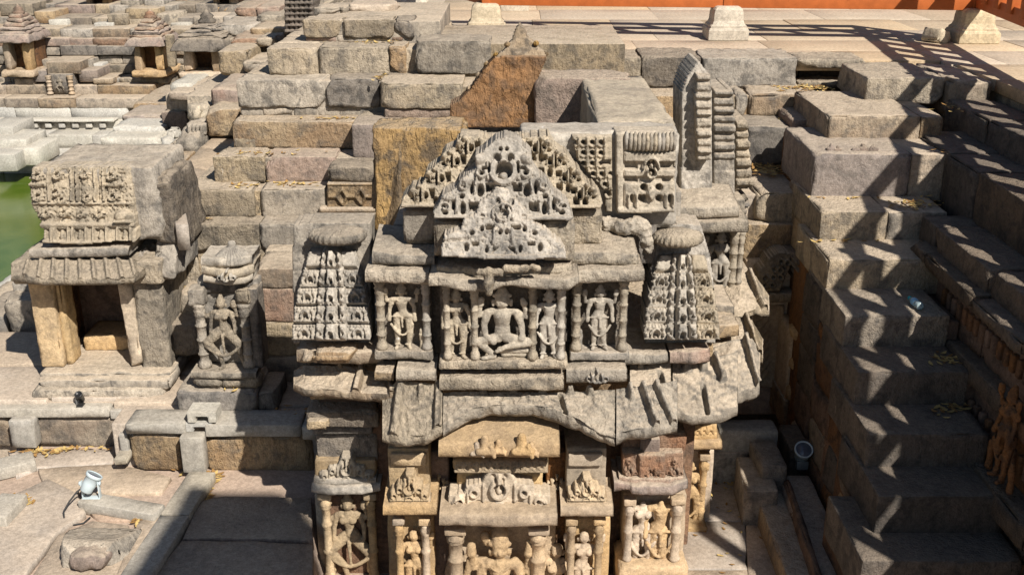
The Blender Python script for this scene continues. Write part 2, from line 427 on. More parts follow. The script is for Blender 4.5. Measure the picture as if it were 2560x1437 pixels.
# ---------------------------------------------------------------- materials
def stone_mat(name, c1, c2, c3, patina=.5, white=.0, dust=.5, dustc=(.47, .385, .288), bump=.75, chis=.45, var=.20, sc=1.0, red=0.0):
    m = bpy.data.materials.new(name); m.use_nodes = True; t = m.node_tree; N = t.nodes; Lk = t.links
    bs = N["Principled BSDF"]; bs.inputs["Roughness"].default_value = .93
    bs.inputs["Specular IOR Level"].default_value = .12
    def n(k, **a):
        x = N.new(k)
        for q, v in a.items(): setattr(x, q, v)
        return x
    geo = n("ShaderNodeNewGeometry"); oi = n("ShaderNodeObjectInfo")
    off = n("ShaderNodeVectorMath", operation='MULTIPLY_ADD')
    cx = n("ShaderNodeCombineXYZ"); 
    Lk.new(oi.outputs["Random"], cx.inputs[0]); Lk.new(oi.outputs["Random"], cx.inputs[2])
    Lk.new(cx.outputs[0], off.inputs[0]); off.inputs[1].default_value = (17, 17, 17); Lk.new(geo.outputs["Position"], off.inputs[2])
    P = off.outputs[0]
    def noise(s, d=5, r=.55, dist=0.0, vec=None):
        x = n("ShaderNodeTexNoise"); x.inputs["Scale"].default_value = s*sc; x.inputs["Detail"].default_value = d
        x.inputs["Roughness"].default_value = r; x.inputs["Distortion"].default_value = dist
        Lk.new(vec or P, x.inputs["Vector"]); return x.outputs["Fac"]
    def ramp(src, a, b, lo=0.0, hi=1.0):
        x = n("ShaderNodeMapRange"); x.inputs[1].default_value = a; x.inputs[2].default_value = b
        x.inputs[3].default_value = lo; x.inputs[4].default_value = hi; x.interpolation_type = 'SMOOTHSTEP'
        Lk.new(src, x.inputs[0]); return x.outputs[0]
    def mix(f, a, b, mode='MIX'):
        x = n("ShaderNodeMix", data_type='RGBA', blend_type=mode)
        if isinstance(f, (int, float)): x.inputs[0].default_value = f
        else: Lk.new(f, x.inputs[0])
        for i, q in ((6, a), (7, b)):
            if isinstance(q, tuple): x.inputs[i].default_value = (*q, 1)
            else: Lk.new(q, x.inputs[i])
        return x.outputs[2]
    def math_(op, a, b=None):
        x = n("ShaderNodeMath", operation=op)
        for i, q in ((0, a), (1, b)):
            if q is None: continue
            if isinstance(q, (int, float)): x.inputs[i].default_value = q
            else: Lk.new(q, x.inputs[i])
        return x.outputs[0]
    base = mix(ramp(noise(2.2, 4, .6, .6), .32, .68), c1, c2)
    if red: base = mix(math_('MULTIPLY', ramp(noise(3.3, 3), .5, .72), red), base, (.30, .13, .07))
    pat = math_('MULTIPLY', ramp(noise(6.5, 5, .68, .4), .47, .64), patina)
    base = mix(pat, base, c3)
    # water stains running down the faces
    ms = n("ShaderNodeMapping"); Lk.new(P, ms.inputs[0]); ms.inputs["Scale"].default_value = (5.5, 5.5, .8)
    base = mix(math_('MULTIPLY', ramp(noise(1.0, 4, .6, .3, ms.outputs[0]), .52, .72), patina*.8), base, c3)
    # per stone shade
    hv = n("ShaderNodeHueSaturation"); 
    Lk.new(ramp(oi.outputs["Random"], 0, 1, 1-var, 1+var), hv.inputs["Value"])
    r2 = math_('FRACT', math_('MULTIPLY', oi.outputs["Random"], 7.77))
    Lk.new(ramp(r2, 0, 1, .72, 1.22), hv.inputs["Saturation"])
    Lk.new(base, hv.inputs["Color"]); base = hv.outputs[0]
    # grain
    g = ramp(noise(95, 2, .7), .25, .75, .84, 1.16)
    g2 = ramp(noise(28, 3, .65), .3, .7, .84, 1.16)
    x = n("ShaderNodeCombineColor"); gg = math_('MULTIPLY', g, g2)
    for i in range(3): Lk.new(gg, x.inputs[i])
    base = mix(1.0, base, x.outputs[0], 'MULTIPLY')
    if dust:
        sx = n("ShaderNodeSeparateXYZ"); Lk.new(geo.outputs["Normal"], sx.inputs[0])
        up = ramp(sx.outputs[2], .55, .95)
        d = math_('MULTIPLY', math_('MULTIPLY', up, ramp(noise(4.0, 4, .62), .25, .6, .45, 1.0)), dust)
        base = mix(d, base, mix(1.0, dustc, x.outputs[0], 'MULTIPLY'))
    if white:
        wf = math_('MULTIPLY', ramp(noise(11, 7, .72, .3), .63, .70), ramp(noise(2.6, 2), .50, .60))
        base = mix(math_('MULTIPLY', wf, min(1.0, white)), base, (.66, .64, .60))
    Lk.new(base, bs.inputs["Base Color"])
    mp = n("ShaderNodeMapping"); Lk.new(P, mp.inputs[0]); rot = n("ShaderNodeCombineXYZ"); rot.inputs[0].default_value = .1; Lk.new(ramp(oi.outputs["Random"], 0, 1, -1.4, 1.4), rot.inputs[1]); Lk.new(r2, rot.inputs[2]); Lk.new(rot.outputs[0], mp.inputs["Rotation"]); mp.inputs["Scale"].default_value = (1, 1, .28)
    ch = noise(26, 3, .55, .8, mp.outputs[0])
    hgt = math_('ADD', math_('MULTIPLY', noise(16, 4, .66), 1.0), math_('MULTIPLY', noise(75, 2, .7), .38))
    if chis: hgt = math_('ADD', hgt, math_('MULTIPLY', ch, chis*1.6))
    bp = n("ShaderNodeBump"); Lk.new(ramp(r2, 0, 1, bump*.6, min(1.0, bump*1.25)), bp.inputs["Strength"]); bp.inputs["Distance"].default_value = .030
    Lk.new(hgt, bp.inputs["Height"]); Lk.new(bp.outputs[0], bs.inputs["Normal"])
    return m
def plain(name, col, rough=.6, metal=0.0, bump=0.0, spec=.3, var=.25, ns=30):
    m = bpy.data.materials.new(name); m.use_nodes = True; t = m.node_tree; N = t.nodes; Lk = t.links
    bs = N["Principled BSDF"]; bs.inputs["Roughness"].default_value = rough; bs.inputs["Metallic"].default_value = metal
    bs.inputs["Specular IOR Level"].default_value = spec
    tx = N.new("ShaderNodeTexNoise"); tx.inputs["Scale"].default_value = ns; tx.inputs["Detail"].default_value = 6
    g = N.new("ShaderNodeNewGeometry"); Lk.new(g.outputs["Position"], tx.inputs["Vector"])
    mx = N.new("ShaderNodeMix"); mx.data_type = 'RGBA'; Lk.new(tx.outputs["Fac"], mx.inputs[0])
    mx.inputs[6].default_value = (*[c*(1-var) for c in col], 1); mx.inputs[7].default_value = (*[min(1, c*(1+var)) for c in col], 1)
    Lk.new(mx.outputs[2], bs.inputs["Base Color"])
    if bump:
        b = N.new("ShaderNodeBump"); b.inputs["Strength"].default_value = bump; b.inputs["Distance"].default_value = .01
        Lk.new(tx.outputs["Fac"], b.inputs["Height"]); Lk.new(b.outputs[0], bs.inputs["Normal"])
    return m
M = {}
DK = (.085, .078, .070)
M['buff'] = stone_mat("buff sandstone", (.335, .272, .195), (.25, .207, .152), DK, .62, .0, .88)
M['buffw'] = stone_mat("buff sandstone with lime", (.325, .268, .198), (.255, .215, .16), DK, .62, 1.0, .88)
M['grey'] = stone_mat("grey weathered sandstone", (.355, .305, .24), (.235, .205, .165), DK, .68, .12, .5)
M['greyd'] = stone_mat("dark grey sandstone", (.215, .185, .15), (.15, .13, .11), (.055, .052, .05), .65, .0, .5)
M['brown'] = stone_mat("brown sandstone", (.25, .182, .122), (.33, .26, .18), DK, .6, .0, .85)
M['rust'] = stone_mat("rust orange sandstone", (.265, .155, .085), (.20, .125, .075), (.075, .06, .05), .5, .0, .2, chis=.8, bump=.8)
M['ochre'] = stone_mat("ochre lichen sandstone", (.31, .205, .095), (.22, .15, .08), (.05, .045, .04), .75, .0, .4, chis=.9, bump=.9)
M['red'] = stone_mat("reddish sandstone", (.29, .205, .155), (.235, .17, .13), DK, .5, .0, .65, red=.3)
M['mauve'] = stone_mat("mauve sandstone", (.255, .205, .17), (.21, .17, .145), DK, .45, .0, .6, chis=.25)
M['warm'] = stone_mat("warm tan sandstone", (.46, .34, .215), (.38, .275, .17), (.17, .13, .10), .35, .05, .25, dustc=(.42, .31, .19), bump=.4, chis=.1)
M['warmg'] = stone_mat("warm tan carved sandstone", (.44, .33, .205), (.35, .27, .175), (.15, .12, .09), .45, .10, .3, dustc=(.42, .32, .21), bump=.4, chis=.1)
M['carve'] = stone_mat("pale grey carved sandstone", (.40, .345, .27), (.30, .262, .21), (.12, .11, .095), .6, .12, .35, bump=.5, chis=.1, var=.08)
M['carvew'] = stone_mat("pale carved sandstone with whitewash", (.42, .365, .285), (.315, .275, .22), (.12, .11, .10), .5, .9, .3, bump=.4, chis=.1, var=.08)
M['kerb'] = stone_mat("new cut grey kerb stone", (.37, .335, .28), (.315, .285, .235), (.2, .185, .16), .25, .05, .3, dustc=(.42, .36, .28), bump=.22, chis=.0, var=.10)
M['base'] = stone_mat("dressed cream stone", (.52, .44, .32), (.44, .37, .27), (.25, .21, .16), .35, .0, .3, dustc=(.5, .42, .31), bump=.25, chis=.1, var=.08)
M['lime'] = stone_mat("pale limestone", (.46, .44, .39), (.40, .375, .33), (.36, .33, .28), .3, .2, .4, dustc=(.46, .41, .33), bump=.25, chis=.1, var=.1)
M['pave'] = stone_mat("terrace paving stone", (.47, .375, .265), (.43, .33, .23), (.30, .24, .18), .3, .0, .45, dustc=(.47, .37, .26), bump=.2, chis=.0, var=.08)
M['slab'] = stone_mat("worn floor slab", (.42, .345, .265), (.36, .295, .23), (.21, .18, .15), .35, .0, .4, dustc=(.40, .31, .225), bump=.35, chis=.05, var=.12)
M['earth'] = stone_mat("dusty pink earth", (.42, .29, .20), (.37, .26, .18), (.30, .21, .15), .4, .0, .3, dustc=(.43, .31, .215), bump=.25, chis=.0, var=.0)
M['dim'] = stone_mat("shade dimmed orange sandstone", (.20, .115, .068), (.15, .09, .057), (.045, .038, .034), .6, .0, .2, dustc=(.28, .20, .14), chis=.2, var=.10)  # orange sandstone with shade worked into its tone, for recesses and walls
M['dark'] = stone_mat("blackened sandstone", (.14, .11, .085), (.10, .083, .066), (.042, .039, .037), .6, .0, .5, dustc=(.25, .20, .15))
M['orange'] = plain("orange painted steel", (.43, .115, .028), .55, 0, .15, .3, .32, 9)
M['lampg'] = plain("pale blue grey lamp enamel", (.48, .55, .57), .45, 0, .03, .4, .1, 20)
M['lampk'] = plain("black lamp plastic", (.02, .02, .02), .35, 0, 0, .5)
M['glass'] = plain("lamp lens", (.10, .11, .14), .12, 0, 0, .6)
M['cable'] = plain("black cable", (.03, .03, .03), .6)
M['iron'] = plain("dull grey metal", (.30, .31, .31), .5, .6)
M['leaf'] = plain("dry yellow leaf", (.52, .37, .14), .75, 0, 0, .2, .45, 6)
M['leafd'] = plain("dry brown leaf", (.30, .17, .06), .8, 0, 0, .2, .5, 7)
def bottle_mats():
    m = bpy.data.materials.new("clear plastic"); m.use_nodes = True; b = m.node_tree.nodes["Principled BSDF"]
    b.inputs["Base Color"].default_value = (.62, .78, .80, 1); b.inputs["Roughness"].default_value = .12
    b.inputs["Transmission Weight"].default_value = .55; b.inputs["IOR"].default_value = 1.3
    M['pet'] = m
    M['cap'] = plain("turquoise plastic", (.03, .42, .45), .35)
    M['label'] = plain("blue label film", (.25, .50, .72), .4)
bottle_mats()
def water_mat():
    m = bpy.data.materials.new("green tank water"); m.use_nodes = True; t = m.node_tree; b = t.nodes["Principled BSDF"]
    b.inputs["Base Color"].default_value = (.10, .145, .018, 1); b.inputs["Roughness"].default_value = .15
    b.inputs["Specular IOR Level"].default_value = .5
    tx = t.nodes.new("ShaderNodeTexNoise"); tx.inputs["Scale"].default_value = 6; tx.inputs["Detail"].default_value = 3
    bp = t.nodes.new("ShaderNodeBump"); bp.inputs["Strength"].default_value = .06; bp.inputs["Distance"].default_value = .02
    t.links.new(tx.outputs["Fac"], bp.inputs["Height"]); t.links.new(bp.outputs[0], b.inputs["Normal"])
    t2 = t.nodes.new("ShaderNodeTexNoise"); t2.inputs["Scale"].default_value = 1.1; t2.inputs["Detail"].default_value = 6; t2.inputs["Distortion"].default_value = 1.2
    rp = t.nodes.new("ShaderNodeValToRGB"); rp.color_ramp.elements[0].position = .40; rp.color_ramp.elements[0].color = (.07, .115, .011, 1)
    rp.color_ramp.elements[1].position = .66; rp.color_ramp.elements[1].color = (.105, .145, .022, 1)
    g = t.nodes.new("ShaderNodeNewGeometry"); t.links.new(g.outputs["Position"], t2.inputs["Vector"]); t.links.new(g.outputs["Position"], tx.inputs["Vector"])
    t.links.new(t2.outputs["Fac"], rp.inputs[0]); t.links.new(rp.outputs[0], b.inputs["Base Color"])
    return m
M['water'] = water_mat()

# ================================================================ the setting
R_ = random.Random(5)
def sheet(name, x0, x1, y0, y1, z, mat, kind='structure', nx=2, ny=2, amp=0, label=None):
    xs = np.linspace(x0, x1, nx+1); ys = np.linspace(y0, y1, ny+1); X, Y = np.meshgrid(xs, ys)
    Z = np.full_like(X, z)
    if amp: Z = Z+amp*fbm(np.stack((X*1.3, Y*1.3, X*0), -1), 3, 4)
    V = np.stack((X, Y, Z), -1).reshape(-1, 3); i = np.arange((nx+1)*(ny+1)).reshape(ny+1, nx+1)
    F = np.stack((i[:-1, :-1], i[:-1, 1:], i[1:, 1:], i[1:, :-1]), -1).reshape(-1, 4)
    o = mesh(name, V, F, mat); tag(o, label, None, None, kind); return o
sheet('ground', -60, 60, -20, 90, -.95, M['earth'], label='dusty earth under and around the stepped tank')
sheet('water', -30, -4.2, 12.2, 21.6, -.5, M['water'], label='still green water of the tank at the far left')
FLOOR = sheet('floor', -4.6, 3.2, 1.5, 9.6, -.012, M['earth'], nx=150, ny=150, amp=.022, label='dusty pink earth floor around the main shrine')
for v in FLOOR.data.vertices:                      # the floor lies deeper around the foot of the shrine
    k = min(1.0, max(0.0, (v.co.x+1.66)/.10)); v.co.z -= .41*k
def solid(name, x0, x1, y0, y1, z0, z1, mat, parent): # plain fill behind dressed stones
    return stone(name, x0, x1, y0, y1, z0, z1, mat, parent, r=.02, amp=.004, chip=.0, res=.8)

def chain(rows, Y0, up=False):
    """depths of successive risers from their top/bottom pixel rows, treads level"""
    Ys = [Y0]
    for a, b in zip(rows[:-1], rows[1:]):
        Ys.append(Ys[-1]*tn(a[1])/tn(b[0]) if not up else Ys[-1]*tn(a[0])/tn(b[1]))
    return Ys

# ---------------------------------------------------------------- left flight of steps (stepped pyramid)
LS = thing('stone_steps', 'broad flight of worn buff stone steps left of the main shrine', 'steps')
rows = [(50, 105), (120, 185), (200, 290), (305, 370), (393, 455), (475, 540), (560, 622)]
YL = chain(rows, 12.15)
mm = ['buff', 'buffw', 'grey', 'brown', 'buff', 'buffw', 'buff']
TER = 3.05
blocksL = [[(755, 856, 'buff'), (858, 985, 'buff'), (985, 1036, 'greyd')], [(668, 795, 'buffw'), (797, 972, 'grey'), (974, 1016, 'brown')],
           [(592, 812, 'grey'), (815, 948, 'greyd')], [(582, 892, 'brown')], [(535, 662, 'buffw'), (664, 842, 'red')], [(458, 637, 'buffw'), (653, 812, 'buff')], [(468, 650, 'grey'), (650, 770, 'grey')]]
for i, ((vt, vb), Y) in enumerate(zip(rows, YL)):
    top = Zat(vt, Y); x1 = W(1100, vt, Y)[0]; x0 = W(blocksL[i][0][0], (vt+vb)/2, Y)[0]
    vb2 = vb
    if i == 2: vb2 = 266
    if i == 0: vb2 = 92
    dep = .42
    for (a, b, k) in blocksL[i]:
        ang = R_.uniform(-.025, .025) if i < 6 else 0
        blk('stone_block', a, b, vt+R_.uniform(-3, 2), vb2+3, Y+R_.uniform(-.012, .012), dep, M[k], LS, r=.009, amp=.013, chip=.06, res=.028, rz=ang*.5)
    # core behind the face stones: the tread and everything under it
    zb = Zat(vb, Y)
    solid('rubble_core', x0+.06, x1, Y+.05, 14.2, zb-.5, top-.02, M['buff'], LS)
    # flank stones along the left side of each tread
    if i in (1, 2, 3, 4, 5):
        y = Y+dep+.01
        while y < 14.0:
            L = R_.uniform(.45, .85); x = x0+R_.uniform(0, .02)
            stone('flank_stone', x, x+R_.uniform(.4, .5), y, min(14.2, y+L-.012), zb-.04, top-R_.uniform(.0, .018), M[R_.choice(['buff', 'grey', 'brown', 'buffw'])], LS, r=.025, amp=.008, chip=.03, res=.07)
            y += L
# small stones of the thin levelling courses
def course(parent, u0, u1, vt, vb, Y, mats, lo, hi, name='course_stone', dep=.25, **k):
    u = u0
    while u < u1-4:
        w = R_.uniform(lo, hi); e = min(u1, u+w)
        if u1-e < lo*.5: e = u1
        blk(name, u, e, vt+R_.uniform(-2, 2), vb, Y+R_.uniform(0, .02), dep, M[R_.choice(mats)], parent, **k)
        u = e
course(LS, 600, 945, 267, 291, YL[2]+.03, ['buff', 'red', 'buff', 'grey'], 35, 80, r=.02, amp=.012, res=.05)
course(LS, 762, 1010, 90, 106, YL[0]+.03, ['red', 'buff', 'red'], 45, 80, r=.02, amp=.012, res=.05)
course(LS, 585, 640, 347, 371, YL[3]-.012, ['buff'], 30, 60, dep=.06, r=.02, amp=.012, res=.04)
blk('stone_block', 638, 656, 478, 538, YL[5]+.05, .2, M['buff'], LS)
# loose stones on top of the flight
blk('top_stone', 780, 865, 20, 40, 12.9, .5, M['buff'], LS, r=.04, amp=.02, chip=.08)
blk('top_stone', 868, 990, 12, 36, 13.2, .6, M['slab'], LS, r=.04, amp=.02, chip=.08)
# pier that carries the flight beside the carved stele
PY = 9.35
PZ = .45
pier = [(636, 745, 592, 690, 'brown'), ]
PX0 = W(632, 690, PY)[0]; PX1 = W(770, 690, PY)[0]
ptop = Zat(668, PY)
for (vt, vb, k, a) in [(672, 722, 'brown', 636), (723, 805, 'red', 641), (807, 890, 'buff', 644), (891, 960, 'brown', 648)]:
    blk('pier_stone', a, 775, vt, vb, PY, .5, M[k], LS, r=.022, amp=.010, chip=.03, res=.035)
solid('rubble_core', PX0+.05, PX1+.6, PY+.1, YL[6]+.2, 0, ptop-.02, M['buff'], LS)
for (a, b, y0, y1, k) in [(636, 770, PY+.0, PY+.52, 'slab')]:
    pass
ycap = PY+.5
while ycap < YL[6]:
    stone('cap_slab', PX0+.01, PX1+.3, ycap, ycap+.4, ptop-.2, ptop-.005, M['buff'], LS, res=.08, amp=.006); ycap += .41
# low stones stepping down to the left of the stele
for (a, b, vt, vb, Y, k) in [(432, 462, 642, 722, 10.05, 'brown'), (462, 640, 645, 724, 10.08, 'grey'), (412, 448, 742, 815, 9.75, 'grey'), (447, 520, 735, 818, 9.72, 'buff'),
                             (418, 500, 812, 892, 9.45, 'greyd'), (395, 425, 830, 880, 9.5, 'buff')]:
    blk('stone_block', a, b, vt, vb, Y, .55, M[k], LS, r=.03, amp=.012, chip=.05, res=.045)
solid('rubble_core', W(425, 700, 10.1)[0], PX0+.3, 10.2, YL[6]+.2, 0, Zat(640, 10.1)-.03, M['buff'], LS)

# ---------------------------------------------------------------- steps behind the shrine
CS = thing('stone_steps', 'grey stone steps with carved bottom courses rising behind the main shrine', 'steps')
crow = [(103, 186), (210, 296), (312, 397), (418, 456)]
YC = chain(crow, 11.55)
blk('stone_block', 1038, 1228, 103, 186, YC[0], .55, M['grey'], CS, r=.010, amp=.014, chip=.06, res=.028)
blk('stone_block', 948, 1158, 210, 272, YC[1], .55, M['buffw'], CS, r=.010, amp=.014, chip=.06, res=.028)
blk('under_stone', 960, 1156, 272, 297, YC[1]+.03, .4, M['mauve'], CS, res=.05)
blk('stone_block', 879, 1160, 312, 397, YC[2], .5, M['mauve'], CS, r=.022, amp=.007, chip=.03, res=.04)
blk('stone_block', 818, 940, 418, 456, YC[3], .5, M['greyd'], CS, r=.03, amp=.010, chip=.04, res=.04)
for i, (vt, vb) in enumerate(crow):
    x0 = W([1040, 952, 882, 822][i], vt, YC[i])[0]; z1 = Zat(vt, YC[i])-.015
    y = YC[i]+.5
    solid('rubble_core', x0+.05, 1.2, YC[i]+.05, 13.2, z1-.6, z1-.02, M['buff'], CS)
    while y < 12.4:
        L = R_.uniform(.4, .7)
        stone('flank_stone', x0, x0+.5, y, y+L, z1-.27, z1+R_.uniform(-.01, .012), M[R_.choice(['grey', 'mauve', 'buff'])], CS, r=.02, amp=.007, chip=.03, res=.07)
        y += L
# carved courses below
r = Rel(818, 935, 458, 518, YC[3]-.02)
r.h[:] = .03
for u in (868, 915):
    r.cap(u-45, 490, u-25, 490, 3, 3, .05); r.cap(u-25, 490, u-12, 470, 3, 3, .05); r.cap(u-25, 490, u-10, 510, 3, 3, .05)
    r.cap(u-12, 470, u, 490, 3, 3, .05); r.cap(u-10, 510, u, 490, 3, 3, .05); r.cap(u, 490, u+22, 490, 3, 3, .05); r.dome(u, 489, 6, 6, .055)
    r.hole(u-22, u-6, 462, 468, .0); r.hole(u+4, u+18, 462, 480, .0); r.hole(u+4, u+18, 498, 514, .0); r.ehole(u-12, 490, 6, 9, .0)
r.h[r.h <= .03] = .012
r.box(818, 935, 458, 461, .045); r.box(818, 935, 514, 518, .045)
r.build('carved_course', CS, M['brown'], .35)
r = Rel(798, 940, 519, 556, YC[3]-.08)
r.box(798, 940, 520, 530, .03); r.box(798, 940, 533, 538, .02)
for u in range(805, 940, 13): r.cap(u, 541, u, 552, 4, 3, .03)
r.build('carved_course', CS, M['brown'], .4)

# ---------------------------------------------------------------- terrace, top right
T = thing('terrace', 'sunlit cream paved terrace behind the orange railing', 'terrace', kind='structure')
PVY0 = Yat(118, TER); 
# paving slabs, far enough back to leave the frame
ys = [12.9, 13.8, 14.8, 16.0, 17.3, 18.8, 20.8, 23.4]
for j in range(len(ys)-1):
    x = -2.6+R_.uniform(0, .4) if j > 0 else -.2
    while x < 12:
        L = R_.uniform(1.1, 1.8)
        stone('paving_slab', x, x+L-.004, ys[j], ys[j+1]-.004, TER-.1, TER+R_.uniform(-.004, .004), M['pave'], T, r=.005, amp=.002, chip=.004, res=.5)
        x += L
# nearer slabs right of the stair head
def slabrow(x0, x1, y0, y1, lo=.6, hi=1.1, z=TER, mat='pave', par=T, nm='paving_slab', zb=-.12):
    x = x0
    while x < x1-.05:
        L = R_.uniform(lo, hi); e = min(x1, x+L)
        if x1-e < .3: e = x1
        stone(nm, x, e-.004, y0, y1-.004, z+zb, z+R_.uniform(-.006, .004), M[mat], par, r=.006, amp=.003, chip=.006, res=.3)
        x = e
slabrow(.5, 4.8, 12.2, 12.9); slabrow(4.8, 14, 11.9, 12.9)
for ya_, yb2 in ((10.9, 11.9), (9.9, 10.9), (8.8, 9.9)): slabrow(4.86, 14, ya_, yb2)
for ya_, yb2 in ((7.3, 8.8), (5.5, 7.3), (3.2, 5.5)): slabrow(4.42, 14, ya_, yb2)
solid('fill', -.2, 14, 12.5, 24, -.5, TER-.11, M['buff'], T); solid('fill', 4.9, 14, 3.2, 12.6, -.5, TER-.13, M['buff'], T)
solid('fill', -2.6, -.2, 13.9, 24, -.5, TER-.11, M['buff'], T)

# ---------------------------------------------------------------- right flight of steps
RS = thing('stone_steps', 'steep narrow stone steps striped by railing shadows at the right', 'steps')
YR = chain([(205, 250), (290, 345), (385, 490), (530, 600), (650, 722), (790, 866), (930, 1011), (1085, 1166), (1240, 1332), (1402, 1490)], 10.97)
RRV = [(205, 250), (290, 345), (385, 490), (530, 600), (650, 722), (790, 866), (930, 1011), (1085, 1166), (1240, 1332), (1402, 1490)]
lu = [2165, 2068, 2032, 2050, 2068, 2110, 2140, 2168, 2190, 2150]
XR = 3.44
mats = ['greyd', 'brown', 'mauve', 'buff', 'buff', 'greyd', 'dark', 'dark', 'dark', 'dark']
for i, ((vt, vb), Y) in enumerate(zip(RRV, YR)):
    x0 = W(lu[i], (vt+vb)/2, Y)[0]; z1 = Zat(vt, Y); z0 = Zat(vb, Y)-.05
    x1 = [4.05, 4.1, 3.94, 3.78, 3.58][i] if i < 5 else XR
    yb = YR[i-1]+.5 if i else Y+.9
    k = dict(r=.010, amp=.007, chip=.026, res=.045, cuts=2)
    if i == 0:
        stone('stone_block', x0, W(2362, 225, Y)[0], Y, Y+1.0, z0, TER+.005, M['grey'], RS, r=.016, amp=.018, chip=.06, res=.035)
        stone('stone_block', W(2364, 225, Y)[0], 4.8, Y-.18, Y+1.0, z0-.1, TER, M['brown'], RS, r=.03, amp=.02, chip=.06, res=.05)
        continue
    if i == 2:
        xm = W(2275, 440, Y)[0]
        stone('stone_block', x0, xm, Y, yb, z0, z1, M['mauve'], RS, r=.018, amp=.012, chip=.05, res=.03)
        stone('stone_block', xm+.006, x1, Y+.02, yb, z0, z1-.01, M['brown'], RS, **k)
        # worn carved lump on the corner of the carved block
        continue
    if i == 1:
        xm = W(2300, 320, Y)[0]
        stone('stone_block', x0, xm, Y, yb, z0, z1, M['brown'], RS, r=.012, amp=.014, chip=.06, res=.032)
        stone('stone_block', xm+.006, x1, Y, yb, z0, z1-.012, M['brown'], RS, **k)
        continue
    xm = x0+(x1-x0)*R_.uniform(.45, .6)
    if i in (3,):
        stone('stone_block', x0, xm, Y, yb, z0, z1, M[mats[i]], RS, **k); stone('stone_block', xm+.006, x1, Y+.008, yb, z0, z1-.006, M[mats[i]], RS, **k)
    else: stone('stone_block', x0, x1, Y, yb, z0, z1, M[mats[i]], RS, **k)
# body below the treads
for i in range(1, 10):
    x0 = W(lu[i], RRV[i][0], YR[i])[0]
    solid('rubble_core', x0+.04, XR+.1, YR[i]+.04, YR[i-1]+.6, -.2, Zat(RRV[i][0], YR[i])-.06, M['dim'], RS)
# ---- wide upper steps between the shrine and the right flight
US = thing('stone_steps', 'upper terrace edge steps between the shrine spire and the right flight', 'steps')
ur = [(146, 215), (236, 290), (318, 412), (0, 0)]
YU = chain(ur[:3], 12.03)
for (a, b, k) in [(1395, 1602, 'grey'), (1604, 1752, 'greyd'), (1754, 1992, 'grey')]:
    blk('edge_stone', a, b, 146+R_.uniform(-3, 3), 218, YU[0], .75, M[k], US, r=.012, amp=.016, chip=.07, res=.032)
blk('edge_stone', 1994, 2170, 150, 172, YU[0]+.03, .6, M['grey'], US, r=.03, amp=.02, chip=.06, res=.05)
blk('edge_stone', 1994, 2170, 205, 222, YU[0]+.06, .6, M['grey'], US, r=.03, amp=.02, chip=.06, res=.05)
blk('edge_stone', 1994, 2170, 170, 207, YU[0]+.42, .3, M['dark'], US, r=.02, amp=.02, res=.08)
for (a, b, k) in [(1735, 1838, 'grey'), (1873, 2052, 'brown'), (1838, 1871, 'grey')]:
    blk('stone_block', a, b, 236, 291, YU[1], .8, M[k], US, r=.03, amp=.014, chip=.05, res=.045)
blk('stone_block', 1862, 1975, 318, 414, YU[2], .8, M['greyd'], US, r=.025, amp=.012, chip=.04, res=.04)
blk('stone_block', 1976, 2060, 300, 414, YU[2]-.05, .8, M['red'], US, r=.03, amp=.014, chip=.05, res=.045)
y4 = YU[2]*tn(412)/tn(472)
blk('stone_block', 1890, 2050, 482, 562, y4-.05, .7, M['buff'], US, r=.02, amp=.012, chip=.05, res=.04)
solid('rubble_core', W(1800, 500, y4)[0], 2.75, y4+.05, 12.7, 0, Zat(482, y4)-.03, M['brown'], US)
blk('stone_block', 1855, 2010, 562, 650, y4-.12, .6, M['brown'], US, r=.02, amp=.008, chip=.03, res=.045)
solid('rubble_core', .3, 2.75, YU[2]+.06, 12.7, 0, Zat(318, YU[2])-.03, M['brown'], US)
solid('rubble_core', .3, 2.75, YU[1]+.06, 12.7, 0, Zat(236, YU[1])-.03, M['brown'], US)
solid('rubble_core', .3, 4.8, YU[0]+.5, 12.7, 0, Zat(150, YU[0])-.1, M['brown'], US)

# ---------------------------------------------------------------- stepped bank along the right
RB = thing('carved_bank', 'dark shaded stepped stone bank with carved frieze along the right edge', 'bank')
def bank_row(x0, x1, z0, z1, y0, y1, mats, lo=.6, hi=1.1, nm='ledge_stone', **k):
    y = y0
    while y < y1-.05:
        e = min(y1, y+R_.uniform(lo, hi))
        if y1-e < .3: e = y1
        stone(nm, x0+R_.uniform(-.012, .012), x1, y, e-.008, z0, z1+R_.uniform(-.012, .008), M[R_.choice(mats)], RB, **k); y = e
kw = dict(r=.016, amp=.012, chip=.05, res=.06)
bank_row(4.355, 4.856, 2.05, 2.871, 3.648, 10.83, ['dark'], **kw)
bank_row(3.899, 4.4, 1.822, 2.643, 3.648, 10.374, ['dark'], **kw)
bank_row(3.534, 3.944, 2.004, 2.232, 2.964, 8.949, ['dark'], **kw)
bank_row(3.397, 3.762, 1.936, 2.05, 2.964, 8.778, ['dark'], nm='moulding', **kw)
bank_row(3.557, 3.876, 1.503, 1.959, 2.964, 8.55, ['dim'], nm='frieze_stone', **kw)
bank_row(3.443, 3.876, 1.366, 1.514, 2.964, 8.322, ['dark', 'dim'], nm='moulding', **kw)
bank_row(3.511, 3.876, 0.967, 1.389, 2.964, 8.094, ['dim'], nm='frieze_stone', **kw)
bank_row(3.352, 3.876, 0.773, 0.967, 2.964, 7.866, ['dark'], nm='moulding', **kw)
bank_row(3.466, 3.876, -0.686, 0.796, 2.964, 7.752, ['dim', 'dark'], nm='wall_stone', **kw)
solid('rubble_core', 3.76, 4.9, 3.0, 10.9, -.5, 1.98, M['dark'], RB)
